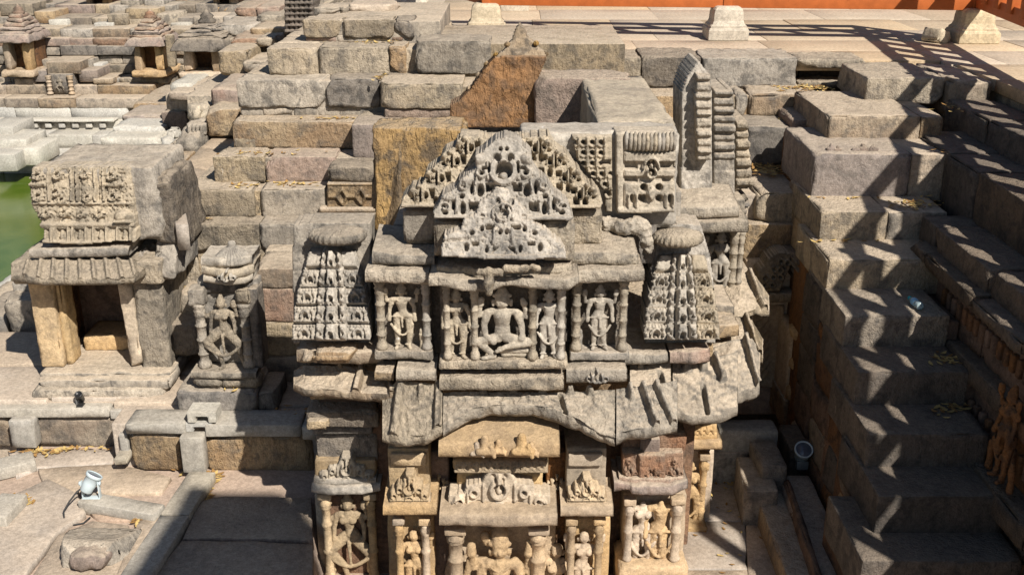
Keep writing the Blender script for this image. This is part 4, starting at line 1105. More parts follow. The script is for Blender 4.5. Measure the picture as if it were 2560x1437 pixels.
slab('ledge', [(1416, 925, 960, 7.025, 7.5), (1500, 926, 958, 7., 7.5), (1568, 924, 956, 7.025, 7.5)], M['grey'], 0)
r = Rel(1440, 1550, 924, 956, 6.994); r.gav(1494, 944, 12, .035, True, .012); r.m &= r.h > .002; r.build('ledge_ornament', SH, M['grey'], .04, rough=.003)
blk('niche_plinth', 1196, 1345, 930, 950, 7.1, .2, M['greyd'], SH, res=.05)
slab('ledge', [(1562, 884, 914, 7.25, 7.75), (1640, 890, 912, 7.225, 7.75), (1672, 884, 908, 7.25, 7.75)], M['grey'], 0)
slab('ledge', [(1676, 884, 912, 7.25, 7.75), (1730, 886, 918, 7.225, 7.75), (1776, 878, 908, 7.3, 7.75)], M['red'], 0, rough=.012)
slab('ledge', [(1776, 762, 790, 8.125, 8.625), (1838, 766, 792, 8.125, 8.625)], M['buff'], 0)
slab('ledge', [(1776, 820, 850, 7.75, 8.375), (1850, 812, 842, 7.875, 8.375)], M['brown'], 0)

# ---- curved eaves
R0 = .028
eave('eave_slab', [(734, 925, 960, 975, 7.475, 7.225), (760, 912, 972, 990, 7.438, 7.15), (860, 914, 978, 998, 7.4, 7.1), (900, 918, 982, 1002, 7.4, 7.1), (985, 945, 985, 1012, 7.325, 7.05)],
     [(792, 786, 9, -.03, .15, 1.1), (850, 856, 6, .03), (822, 822, 20, -.02, .35, 1), (868, 874, 7, -.03, .1, 1.1), (950, 962, 9, -.03, .3, 1.1), (905, 890, 12, .035), (975, 980, 9, .03)], M['brown'], rough=.010)
eave('eave_slab', [(956, 985, 1080, 1104, 7.125, 6.85), (990, 955, 1094, 1116, 7.1, 6.812), (1060, 956, 1092, 1118, 7.075, 6.8), (1106, 962, 1066, 1090, 7.075, 6.825)],
     [(1024, 1012, 8, -.05, .05, .72), (1052, 1056, 9, .03, .0, .9), (1080, 1066, 10, -.045, .3, 1.1), (1003, 985, 14, .035), (1096, 1092, 10, .03)], M['grey'], rough=.010)
eave('eave_slab', [(1108, 982, 1076, 1092, 7.075, 6.825), (1140, 980, 1050, 1072, 7.075, 6.875), (1180, 980, 1022, 1050, 7.075, 6.95), (1250, 980, 1012, 1040, 7.075, 6.975), (1330, 980, 1014, 1040, 7.075, 6.975), (1390, 980, 1024, 1056, 7.075, 6.938), (1450, 978, 1052, 1082, 7.075, 6.85), (1500, 975, 1088, 1112, 7.075, 6.8), (1540, 975, 1098, 1120, 7.075, 6.8)],
     [(1132, 1128, 7, -.035, .1, .9), (1208, 1206, 11, .045), (1284, 1284, 11, .045), (1356, 1360, 11, .045), (1168, 1168, 22, -.012, .15, .6), (1246, 1246, 22, -.012, .15, .6), (1320, 1320, 22, -.012, .15, .6), (1425, 1440, 11, .045), (1440, 1500, 11, -.05, .15, 1.1), (1472, 1532, 10, .04), (1398, 1414, 8, -.04, .1, 1)], M['grey'], rough=.012)
eave('eave_slab', [(1541, 972, 1086, 1112, 7.075, 6.8), (1580, 968, 1078, 1104, 7.075, 6.8), (1640, 960, 1066, 1092, 7.075, 6.825), (1694, 950, 1060, 1080, 7.1, 6.875)],
     [(1556, 1572, 9, -.055, .05, .95), (1592, 1618, 9, -.05, .1, 1), (1574, 1596, 8, .045), (1618, 1662, 10, -.05, .25, 1.1), (1606, 1642, 9, .045), (1640, 1684, 9, .04)], M['grey'], rough=.010)
eave('eave_slab', [(1575, 905, 960, 975, 7.438, 7.125), (1640, 898, 985, 1000, 7.4, 7.075), (1678, 900, 990, 1005, 7.4, 7.075)], [(1618, 1636, 8, -.045, .2, .95), (1598, 1612, 8, .04), (1640, 1668, 8, -.04, .3, 1.1)], M['buff'], rough=.010)
eave('eave_slab', [(1682, 905, 1025, 1048, 7.475, 7.075), (1730, 900, 1040, 1062, 7.45, 7.05), (1800, 890, 1036, 1058, 7.475, 7.075), (1846, 880, 1012, 1040, 7.525, 7.15)],
     [(1692, 1704, 8, -.05, .1, .95), (1712, 1748, 13, .055, .0, 1), (1728, 1742, 9, -.05, .2, .95), (1752, 1792, 11, .05), (1768, 1814, 11, -.06, .2, 1.1), (1786, 1838, 10, .045), (1745, 1770, 7, -.045, .45, 1)], M['buff'], rough=.012)
eave('eave_slab', [(1780, 870, 985, 1005, 7.812, 7.312), (1830, 850, 990, 1014, 7.812, 7.312), (1880, 845, 975, 1000, 7.875, 7.438), (1902, 880, 968, 990, 7.875, 7.5)],
     [(1800, 1830, 9, .055), (1820, 1850, 8, -.06), (1836, 1872, 9, .055), (1850, 1886, 8, -.06), (1862, 1898, 8, .05)], M['buff'], rough=.010)
eave('eave_slab', [(1780, 800, 880, 895, 8.25, 7.75), (1830, 790, 892, 908, 8.25, 7.75), (1880, 800, 885, 905, 8.25, 7.812), (1908, 850, 896, 912, 8.25, 7.875)],
     [(1795, 1822, 9, .055), (1810, 1846, 9, -.06), (1830, 1862, 9, .055), (1846, 1880, 8, -.06), (1862, 1898, 8, .05)], M['buff'], rough=.010)
eave('eave_slab', [(1808, 690, 800, 815, 8.75, 8.25), (1850, 678, 792, 806, 8.75, 8.25), (1890, 690, 776, 792, 8.75, 8.375), (1924, 740, 778, 794, 8.75, 8.5)],
     [(1815, 1830, 9, .05), (1828, 1856, 9, -.06), (1846, 1880, 9, .055), (1860, 1900, 8, -.06), (1872, 1912, 8, .05)], M['buff'], rough=.010)
cbox(1780, 1880, 700, 900, 8.75, 10.625, 'buff')

# ================================================================ lower storey of the main shrine, under the eaves
def shafts(p, cols, Y, zb, mat='warm', cap=True):
    for (u, vt, w) in cols:
        zt_ = Zat(vt, Y); x = W(u, vt+60, Y)[0]; rr = w/2*Y/FPX*.95
        h = zt_-zb
        pr = [(rr*1.3, 0), (rr*1.35, .06), (rr, .09)]; z = h-.25; ring = []
        while z > .15: ring.append(z); z -= .25
        for z in ring[::-1]: pr += [(rr*.95, z-.02), (rr*1.2, z-.005), (rr*1.22, z+.012), (rr*.95, z+.026)]
        pr += [(rr*.95, h-.10), (rr*1.25, h-.09), (rr*1.05, h-.07), (rr*1.35, h-.055), (rr*1.0, h-.035), (rr*1.0, h)]
        col_ = lathe('column', pr, 16, M[mat], p, (x, Y+rr, zb), rough=.004)
        if cap:
            under(stone('column_capital', x-rr*1.5, x+rr*1.5, Y-.01, Y+rr*2.4, zt_-.005, zt_+.05, M[mat], p, r=.01, amp=.005, chip=.01, res=.03), col_)
def gable(p, u0, u1, vt, vb, Y, mat, n=1, rough=.003):
    """little stepped pediment of horseshoe windows"""
    cu = (u0+u1)/2; w = u1-u0; h = vb-vt; r = Rel(u0-2, u1+2, vt-2, vb+2, Y, step=2.2)
    pts = [(cu-w*.10, vt), (cu+w*.10, vt), (cu+w*.17, vt+h*.35), (cu+w*.32, vt+h*.42), (cu+w*.34, vt+h*.62), (cu+w*.49, vt+h*.66), (u1, vb), (u0, vb), (cu-w*.49, vt+h*.66), (cu-w*.34, vt+h*.62), (cu-w*.32, vt+h*.42), (cu-w*.17, vt+h*.35)]
    r.mask(pts); r.h[:] = .02
    g = h*.20
    r.gav(cu, vt+h*.52, g, .06, False, .02)
    for q in (-1, 1):
        r.ehole(cu+q*g*.75, vt+h*.20, g*.28, g*.3, .005)
        r.ring(cu+q*w*.24, vt+h*.60, g*.5, g*.4, .05); r.ehole(cu+q*w*.24, vt+h*.61, g*.22, g*.25, .005)
        r.ring(cu+q*w*.38, vt+h*.82, g*.45, g*.38, .05); r.ehole(cu+q*w*.37, vt+h*.84, g*.2, g*.2, .005)
        r.cap(cu+q*w*.15, vt+h*.4, cu+q*w*.15, vt+h*.8, g*.16, g*.18, .05); r.cap(cu+q*w*.30, vt+h*.62, cu+q*w*.30, vt+h*.95, g*.14, g*.16, .05)
        r.ehole(cu+q*w*.20, vt+h*.86, g*.35, g*.28, .0); r.poly([(cu+q*w*.42, vt+h*.7), (cu+q*w*.47, vt+h*.9), (cu+q*w*.36, vt+h*.72)], .06, 4)
    r.ring(cu, vb-h*.02, g*.8, g*.35, .055, 0, 180); r.box(u0, u1, vb-h*.08, vb+2, .05, 4)
    return r.build('carved_gable', p, M[mat], .15, rough=rough, rs=40)
ZB = -.44
# centre bay
cb = part('central_bay', SH)
slab('bracket_slab', [(1096, 1112, 1145, 6.825, 7.225), (1150, 1114, 1145, 6.812, 7.225), (1340, 1114, 1145, 6.812, 7.225), (1402, 1112, 1145, 6.825, 7.225)], M['warm'], 0, cb, slope=.10, rough=.005)
for (u, v, s) in ((1192, 1118, .7), (1212, 1108, 1), (1246, 1112, .75), (1304, 1106, 1.1), (1328, 1118, .7)):
    fuse('carved_animal', [(0, 0, -.03, .03, 0, 0, .03, .02), (-.03, -.02, -.03, .018, .04, -.02, -.03, .018), (.03, -.02, .0, .012, .045, -.03, -.05, .010)], M['warm'], cb, tuple(W(u, v+2, -.07+6.9)), s*1.5, vox=.008, rough=.004, flat=1)
blk('frieze', 1132, 1372, 1150, 1178, 7., .3, M['warmg'], cb, res=.06)
r = Rel(1135, 1370, 1152, 1180, 6.997, step=2.4)
for u in range(1150, 1368, 17): r.ring(u, 1166, 6, 4, .025); r.cap(u+8, 1156, u+8, 1176, 2, 2.4, .02)
r.box(1130, 1375, 1174, 1182, .02, 3); r.build('frieze_carving', cb, M['warmg'], .05, rough=.003)
blk('bay_wall', 1142, 1356, 1178, 1290, 7.125, .4, M['warmg'], cb, res=.06, r=.01)
gable(cb, 1118, 1378, 1168, 1266, 7., 'warmg')
slab('string_course', [(1114, 1270, 1287, 6.95, 7.25), (1250, 1271, 1288, 6.938, 7.25), (1380, 1270, 1288, 6.95, 7.25)], M['warmg'], 0, cb, rough=.006)
slab('bay_ledge', [(1098, 1288, 1316, 6.825, 7.25), (1250, 1292, 1320, 6.787, 7.25), (1395, 1290, 1316, 6.825, 7.25)], M['warm'], 0, cb, rough=.008, slope=.03)
shafts(cb, [(1139, 1336, 44), (1346, 1336, 44)], 6.95, ZB)
blk('bay_wall', 1120, 1390, 1300, 1500, 7.175, .3, M['warm'], cb, zb=-.46, res=.1)
hf = .80
def bigfig(): 
    c = standing(False, .0, True, False, 'four', True)
    c += [(0, 0, .93, .062, 0, .01, 1.0, .058), (-.06, -.01, .93, .02, .06, -.01, .93, .02), (-.10, .03, .97, .035, -.085, .03, .92, .03), (-.10, .02, .78, .03, -.2, 0, .80, .026), (-.2, 0, .8, .026, -.23, 0, .66, .024), (.10, .02, .78, .03, .2, 0, .70, .026), (.2, 0, .70, .03, .23, -.02, .84, .024), (.23, -.02, .86, .028, .19, -.02, .95, .022), (-.235, 0, .66, .03, -.19, 0, .52, .03)]
    return c
zf = Zat(1336, 7.025)
fuse('carved_figure', bigfig(), M['warm'], cb, (W(1250, 1400, 7.025)[0], 7.037, zf-1.15), 1.15, vox=.007, rough=.004, flat=.85)
fuse('carved_figure', standing(True, .02, True, False, None), M['warm'], cb, (W(1392, 1400, 7.15)[0], 7.175, Zat(1350, 7.15)-.9), .9, vox=.007, rough=.004)
fuse('carved_figure', standing(True, .02, True, False, None, mirror=-1), M['warm'], cb, (W(1165, 1400, 7.175)[0]-.03, 7.2, Zat(1350, 7.175)-.83), .83, vox=.007, rough=.004)
# side bays
def bay(u0, u1, vg, vm, vl, Y, cols, fig, mat='warm', matg='warmg', vtop=1060):
    p = part('side_bay', SH); w = u1-u0
    cu = (u0+u1)/2
    blk('bay_block', u0+w*.10, u1-w*.14, vtop+60, vm, Y+.12, .4, M['warmg'], p, res=.05, r=.01, amp=.004)
    blk('bay_block', u0+w*.14, u1-w*.20, vtop+75, vtop+105, Y+.08, .3, M['warmg'], p, res=.05, r=.01, amp=.008)
    gable(p, u0+w*.12, u1-w*.14, vg, vm-4, Y+.03, matg)
    slab('string_course', [(u0+w*.12, vm-2, vm+13, Y+.0, Y+.3), (u1-w*.10, vm-2, vm+13, Y+.0, Y+.3)], M[matg], 0, p, rough=.006)
    slab('bay_ledge', [(u0, vl-22, vl+2, Y-.06, Y+.3), (u1, vl-22, vl+2, Y-.06, Y+.3)], M[mat], 0, p, rough=.008, slope=.05)
    shafts(p, cols, Y+.02, ZB, mat)
    blk('bay_wall', u0+w*.08, u1-w*.06, vl, vl+100, Y+.16, .3, M[mat], p, zb=-.46, res=.1)
    fuse('carved_figure', fig[3], M[mat], p, (W(fig[0], vl+80, Y)[0], Y+.10, Zat(fig[1], Y+.08)-fig[2]), fig[2], vox=.0065, rough=.003, flat=.8)
    return p
bay(957, 1094, 1180, 1250, 1288, 6.975, [(998, 1312, 24), (1064, 1312, 25)], (1032, 1318, .70, standing(True, .04, True, False, 'four')))
bay(1402, 1534, 1192, 1250, 1292, 6.975, [(1428, 1312, 25), (1497, 1312, 25)], (1462, 1322, .72, standing(True, -.03, True, False, 'four')))
# knots of carving in the shaded recesses between the bays
for u in (1097, 1392):
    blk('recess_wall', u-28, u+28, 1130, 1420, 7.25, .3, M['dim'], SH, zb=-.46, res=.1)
    r = Rel(u-24, u+26, 1180, 1225, 7.225, step=2.6); r.gav(u, 1208, 11, .03, True, .01); r.m &= r.h > .001; r.build('recess_carving', SH, M['warmg'], .04)
# far left pilaster, in shade
lp = part('left_pilaster', SH)
YP = 7.438
for (a, b, vt, vb, dY, k) in [(766, 946, 1030, 1068, -.08, 'greyd'), (780, 930, 1064, 1086, .0, 'greyd'), (790, 945, 1086, 1152, .06, 'greyd'), (785, 940, 1150, 1200, -.0, 'warmg')]:
    blk('pilaster_block', a, b, vt, vb, YP+dY, .5, M[k], lp, r=.015, amp=.010, chip=.02, res=.04)
blk('pilaster_stone', 764, 822, 1052, 1074, YP-.14, .2, M['buff'], lp, r=.02, amp=.012, chip=.03, res=.025)
gable(lp, 796, 938, 1138, 1196, YP-.02, 'carvew')
slab('string_course', [(784, 1196, 1212, YP-.06, YP+.3), (850, 1200, 1216, YP-.09, YP+.3), (940, 1196, 1212, YP-.06, YP+.3)], M['carve'], 0, lp)
slab('bay_ledge', [(778, 1214, 1232, YP-.09, YP+.3), (818, 1220, 1240, YP-.13, YP+.3), (905, 1220, 1240, YP-.13, YP+.3), (952, 1212, 1230, YP-.09, YP+.3)], M['carve'], 0, lp, rough=.008)
shafts(lp, [(815, 1248, 28), (928, 1248, 26)], YP-.03, ZB, 'warmg')
blk('bay_wall', 790, 950, 1235, 1437, YP+.12, .3, M['warmg'], lp, zb=-.46, res=.1)
fuse('carved_figure', dancer(), M['warmg'], lp, (W(872, 1350, YP)[0], YP+.05, Zat(1248, YP)-.78), .8, vox=.007, rough=.004, flat=.8)
fuse('carved_figure', attendants(), M['warmg'], lp, (W(872, 1350, YP)[0], YP+.05, Zat(1437, YP)), .62, vox=.007, rough=.004, flat=.8)
# reddish right pilaster
rp = part('right_pilaster', SH); YP = 7.15
blk('pilaster_block', 1555, 1716, 1085, 1165, YP+.10, .5, M['red'], rp, r=.015, amp=.008, res=.05)
blk('pilaster_block', 1600, 1650, 1098, 1160, YP+.04, .2, M['red'], rp, r=.012, amp=.006, res=.05)
r = Rel(1556, 1708, 1130, 1194, YP+.03, step=2.6); r.h[:] = .01; r.box(1595, 1662, 1130, 1196, .05, 5)
for u in (1572, 1628, 1686): r.gav(u, 1176 if u != 1628 else 1180, 9, .045, True, .0); r.ring(u, 1150, 5, 4, .04)
r.box(1595, 1662, 1188, 1196, .08, 4); r.build('carved_frieze', rp, M['red'], .1)
slab('string_course', [(1548, 1192, 1206, YP-.02, YP+.3), (1590, 1200, 1216, YP-.06, YP+.3), (1670, 1200, 1216, YP-.06, YP+.3), (1712, 1194, 1208, YP-.02, YP+.3)], M['red'], 0, rp, rough=.008)
slab('bay_ledge', [(1536, 1206, 1232, YP-.06, YP+.3), (1574, 1212, 1228, YP-.08, YP+.3), (1580, 1218, 1240, YP-.12, YP+.3), (1680, 1216, 1240, YP-.12, YP+.3), (1722, 1200, 1222, YP-.06, YP+.3)], M['red'], 0, rp, rough=.010)
shafts(rp, [(1572, 1262, 25), (1692, 1262, 30)], YP-.02, ZB, 'warm')
blk('bay_wall', 1556, 1712, 1235, 1437, YP+.13, .3, M['warm'], rp, zb=-.46, res=.1)
fuse('carved_figure', standing(True, .02, False, False, None, True, 1, True), M['warm'], rp, (W(1606, 1350, YP)[0], YP+.06, Zat(1268, YP)-.62), .75, vox=.007, rough=.005, flat=.9)
fuse('carved_figure', standing(False, .03, False, False, None, True, -1, True), M['warm'], rp, (W(1650, 1350, YP)[0], YP+.05, Zat(1262, YP)-.65), .78, vox=.007, rough=.005, flat=.9)
blk('pilaster_plinth', 1545, 1720, 1415, 1470, YP-.08, .4, M['warm'], rp, r=.03, amp=.015, res=.04, zb=-.46)
# far right pilaster
fp = part('right_pilaster', SH); YP = 7.812
r = Rel(1702, 1792, 1060, 1088, YP, step=2.6); r.h[:] = .01
for u in range(1712, 1790, 16): r.ring(u, 1076, 6, 4, .035); r.cap(u+8, 1064, u+8, 1084, 2.4, 2.4, .03)
r.build('carved_frieze', fp, M['warm'], .3)
slab('string_course', [(1702, 1086, 1104, YP-.03, YP+.4), (1796, 1084, 1102, YP-.03, YP+.4)], M['warm'], 0, fp)
slab('bay_ledge', [(1702, 1106, 1126, YP-.08, YP+.4), (1806, 1104, 1126, YP-.08, YP+.4)], M['warm'], 0, fp, rough=.006)
shafts(fp, [(1758, 1150, 22)], YP, ZB, 'warm')
blk('bay_wall', 1700, 1778, 1124, 1400, YP+.10, .5, M['warm'], fp, zb=-.46, res=.1)
fuse('carved_figure', standing(True, .05, True, False, 'four'), M['warm'], fp, (W(1722, 1250, YP)[0], YP+.04, Zat(1150, YP)-.7), .7, vox=.007, rough=.004)
for (a, b, vt, vb, dY) in [(1700, 1768, 1318, 1350, -.10), (1700, 1770, 1350, 1392, .0), (1700, 1772, 1392, 1470, -.06)]:
    blk('pilaster_plinth', a, b, vt, vb, YP+dY, .5, M['warm'], fp, r=.02, amp=.01, chip=.03, res=.04)

RK = 1.0

# ================================================================ left side: small shrine, stele, platform, kerbs
PF = thing('platform', 'low stone platform under the small shrine and the carved stele at left', 'platform', kind='structure')
YW1, YW2 = Yat(1116, 0), Yat(1174, 0)
# platform fill
xa, xb, xc = W(-120, 1080, YW1)[0], W(318, 1080, YW1)[0], W(800, 1080, YW2)[0]
solid('fill', xa-.6, xb+.1, YW1+.08, 10.6, -.9, .42, M['slab'], PF); solid('fill', xb, xc+.1, YW2+.08, 9.9, -.9, .42, M['slab'], PF)
for (u0, u1, vt, vb, Y, k) in [(-60, 30, 1046, 1118, YW1, 'brown'), (86, 316, 1046, 1118, YW1, 'brown'), (326, 452, 1086, 1176, YW2-.02, 'brown'), (514, 782, 1090, 1178, YW2, 'brown')]:
    blk('wall_block', u0, u1, vt, vb, Y, .35, M[k], PF, r=.03, amp=.012, chip=.05, res=.04)
# paving of the platform
y = YW2+.34
for (x0, x1, y0, y1) in [(xa-.6, xa+.9, 8.95, 9.7), (xa+.92, xb+.2, 8.98, 9.4), (xb-.1, xb+.75, 8.9, 9.5), (xb+.77, xc, 8.85, 9.4), (xa-.6, xb-.4, 9.72, 10.55), (xb-.38, xb+.6, 9.52, 10.2)]:
    stone('paving_slab', x0, x1-.012, y0, y1-.012, .3, .455+R_.uniform(-.008, .006), M['slab'], PF, r=.015, amp=.006, chip=.02, res=.12)
# kerb stones on the platform edge
def kerb(u0, u1, vt, vb, Y, dep, label, sk=0, mat='kerb', rz=0):
    o = blk('kerb_stone', u0, u1, vt, vb, Y, dep, M[mat], None, r=.010, amp=.003, chip=.012, res=.08, rz=rz)
    return tag(o, label, 'kerb stone', 'new cut kerb stones')
kerb(-80, 272, 1022, 1044, YW1-.04, .30, 'long pale kerb stone in front of the small shrine at left edge')
kerb(274, 388, 1026, 1048, YW1-.03, .28, 'short pale kerb stone ending beside the shrine platform gap')
kerb(312, 464, 1060, 1085, YW2-.06, .30, 'pale kerb stone left of the notched blocks')
kerb(512, 752, 1062, 1092, YW2-.06, .30, 'pale kerb stone right of the notched blocks, half in shadow')
kerb(754, 800, 1066, 1100, YW2-.05, .28, 'kerb stone end in deep shadow against the shrine')
o = blk('kerb_stone', 452, 510, 1094, 1182, YW2-.16, .13, M['kerb'], None, r=.010, amp=.003, chip=.015, res=.06); tag(o, 'upright pale kerb post against the wall below the notched blocks', 'kerb stone', 'new cut kerb stones')
o = blk('kerb_stone', 24, 86, 1052, 1120, YW1-.15, .14, M['kerb'], None, r=.010, amp=.003, chip=.015, res=.06); tag(o, 'upright pale kerb post at the far left wall', 'kerb stone', 'new cut kerb stones')
o = blk('kerb_stone', 300, 322, 1086, 1150, YW2+.02, .22, M['kerb'], None, r=.010, amp=.003, res=.08); tag(o, 'narrow upright kerb slab at the corner of the lower wall', 'kerb stone', 'new cut kerb stones')
o = blk('kerb_stone', 284, 318, 1146, 1162, YW2-.12, .5, M['kerb'], None, r=.010, amp=.003, res=.08); tag(o, 'small kerb slab lying at the wall corner', 'kerb stone', 'new cut kerb stones')
# kerbs lying on the floor, placed on the ground plane
def floor_bar(pts, w, h, label, z0=0, mat='kerb', name='kerb_stone', grp='new cut kerb stones', cat='kerb stone'):
    a = G(*pts[0], z0+h); b = G(*pts[1], z0+h); d = b-a; L = np.linalg.norm(d); an = math.atan2(d[1], d[0]); c = (a+b)/2
    o = stone(name, c[0]-L/2, c[0]+L/2, c[1]-w/2, c[1]+w/2, z0-.01, z0+h, M[mat], None, r=.010, amp=.003, chip=.012, res=.08, rz=an)
    return tag(o, label, cat, grp)
floor_bar([(505, 1178), (437, 1284)], .24, .10, 'kerb stone on the floor running down from the upright post')
floor_bar([(436, 1286), (330, 1450)], .24, .105, 'long floor kerb stone crossed by a shadow, bottom left')
floor_bar([(208, 1240), (398, 1272)], .17, .11, 'kerb stone carrying the grey floodlight')
floor_bar([(-10, 1160), (84, 1138)], .22, .10, 'flat kerb stone below the far left post')
floor_bar([(-20, 1290), (36, 1232)], .22, .14, 'kerb stone cut off by the left frame edge')
# notched blocks stacked on the kerb
def notched(u0, u1, vt, vb, Y, lab):
    x0, x1 = W(u0, vt, Y)[0], W(u1, vt, Y)[0]; z1, z0 = Zat(vt, Y), Zat(vb, Y); w = x1-x0; h = z1-z0
    bm = bmesh.new(); pr = [(0, 0), (w*.28, 0), (w*.28, h*.55), (w*.72, h*.55), (w*.72, 0), (w, 0), (w, h), (0, h)]
    a = [bm.verts.new((x, 0, z)) for x, z in pr]; b = [bm.verts.new((x, .20, z)) for x, z in pr]
    bm.faces.new(a); bm.faces.new(b[::-1])
    for i in range(8): bm.faces.new((a[i], b[i], b[(i+1) % 8], a[(i+1) % 8]))
    bmesh.ops.recalc_face_normals(bm, faces=bm.faces); bmesh.ops.bevel(bm, geom=bm.edges[:], offset=.006, segments=2, affect='EDGES')
    me = bpy.data.meshes.new('notched_block'); bm.to_mesh(me); bm.free()
    o = link('notched_block', me, M['lime'], None, False); o.location = (x0, Y, z0); return tag(o, lab, 'stone block', 'notched cable blocks')
zk = Zat(1060, YW2-.06)
notched(462, 530, 1058, 1080, YW2-.05, 'lower of two pale notched blocks on the kerb')
notched(466, 538, 1030, 1057, YW2-.06, 'upper of two pale notched blocks on the kerb')

# ---- floor slabs
FS = thing('floor_paving', 'large worn irregular stone slabs paving the floor at lower left', 'paving', kind='structure')
def poly_slab(pts, z, h, mat, parent, nm='floor_slab'):
    P = [G(u, v, z) for u, v in pts]; n = len(P); c = sum(P)/n
    bm = bmesh.new(); f = bm.faces.new([bm.verts.new((p[0], p[1], z)) for p in P])
    f.normal_update()
    if f.normal.z < 0: f.normal_flip()
    bmesh.ops.triangulate(bm, faces=bm.faces[:]); 
    for k in range(4): bmesh.ops.subdivide_edges(bm, edges=[e for e in bm.edges if e.calc_length() > .12], cuts=1)
    bmesh.ops.triangulate(bm, faces=bm.faces[:])
    ex = bmesh.ops.extrude_face_region(bm, geom=bm.faces[:])
    vs = [g for g in ex['geom'] if isinstance(g, bmesh.types.BMVert)]
    low = [v for v in bm.verts if v not in set(vs)]
    for v in low: v.co.z -= h
    bmesh.ops.recalc_face_normals(bm, faces=bm.faces[:])
    V = np.array([v.co[:] for v in bm.verts]); s = sd_(); topm = V[:, 2] > z-h*.5
    dz = .004*fbm(V*2.2, s, 3)+.002*fbm(V*9, s, 2)
    be = set(v.index for e in bm.edges for v in e.verts if False)
    for v, d, t in zip(bm.verts, dz, topm):
        if t: v.co.z += d
        v.co.x += .009*float(vn(np.array(v.co)*7, s)); v.co.y += .009*float(vn(np.array(v.co)*7+9, s))
    edges = [e for e in bm.edges if len(e.link_faces) == 2 and abs(e.calc_face_angle(0)) > .9 and all(v.co.z > z-h*.6 for v in e.verts)]
    bmesh.ops.bevel(bm, geom=edges, offset=.008, segments=1, affect='EDGES')
    me = bpy.data.meshes.new(nm); bm.to_mesh(me); bm.free()
    return link(nm, me, M[mat], parent)
for pts, z, k in [
    ([(95, 1170), (290, 1158), (430, 1190), (400, 1230), (200, 1228), (120, 1240)], .03, 'slab'),
    ([(120, 1195), (195, 1232), (215, 1280), (140, 1330), (60, 1437), (-40, 1500), (-60, 1330), (20, 1240)], .05, 'slab'),
    ([(145, 1335), (230, 1300), (322, 1310), (330, 1335), (300, 1420), (270, 1500), (40, 1500), (80, 1437)], .03, 'slab'),
    ([(330, 1340), (345, 1300), (402, 1290), (360, 1400), (335, 1437), (290, 1437)], .045, 'slab'),
    ([(225, 1282), (396, 1288), (345, 1330), (330, 1300), (250, 1300)], .02, 'earth'),
    ([(20, 1125), (290, 1122), (280, 1155), (95, 1168), (40, 1190)], .02, 'slab'),
    ([(505, 1250), (560, 1238), (780, 1242), (782, 1350), (640, 1345), (490, 1345), (455, 1345), (480, 1290)], .05, 'mauve'),
    ([(452, 1350), (640, 1352), (782, 1358), (784, 1500), (360, 1500), (400, 1420)], .04, 'mauve')]:
    poly_slab(pts, z, .09, k, FS)
for pts, k in [([(1690, 1300), (1798, 1128), (1850, 1128), (1862, 1300)], 'slab'), ([(1690, 1302), (1862, 1302), (1868, 1420), (1690, 1420)], 'slab'), ([(1690, 1422), (1868, 1422), (1880, 1560), (1690, 1560)], 'slab'), ([(1852, 1128), (1990, 1128), (2010, 1300), (1864, 1300)], 'slab'), ([(1864, 1302), (2010, 1302), (2040, 1560), (1882, 1560), (1870, 1420)], 'slab')]:
    poly_slab(pts, -.15, .3, k, FS)
# rough lump of rock on the floor
rk = G(222, 1420, 0)
def lump(V, hi):
    for (nx, ny, nz, d) in ((.3, -.8, .55, .30), (-.75, -.2, .6, .16), (.8, -.1, .55, .62), (-.2, -.95, -.1, -.02), (.1, .3, .95, .38), (-.5, -.7, .3, .0), (.65, -.7, .2, .38), (0, -.5, .85, .20)):
        q = np.array((nx, ny, nz)); q = q/np.linalg.norm(q); V = V-q*(np.maximum(0, V@q-d*hi[0]*1.2))[:, None]
    return V
a, b = W(142, 1360, rk[1])[0], W(322, 1360, rk[1])[0]
o = stone('rough_stone', a, b, rk[1]-.02, rk[1]+.42, -.01, .34, M['grey'], None, r=.04, amp=.03, chip=.08, res=.025, fn=lump, rz=.12); tag(o, 'rough broken boulder on the floor below the floodlight', 'boulder')
o = blk('rough_stone', 175, 270, 1392, 1430, rk[1]-.1, .25, M['red'], None, r=.05, amp=.03, chip=.06, res=.04); tag(o, 'small reddish broken stone in front of the boulder', 'boulder')

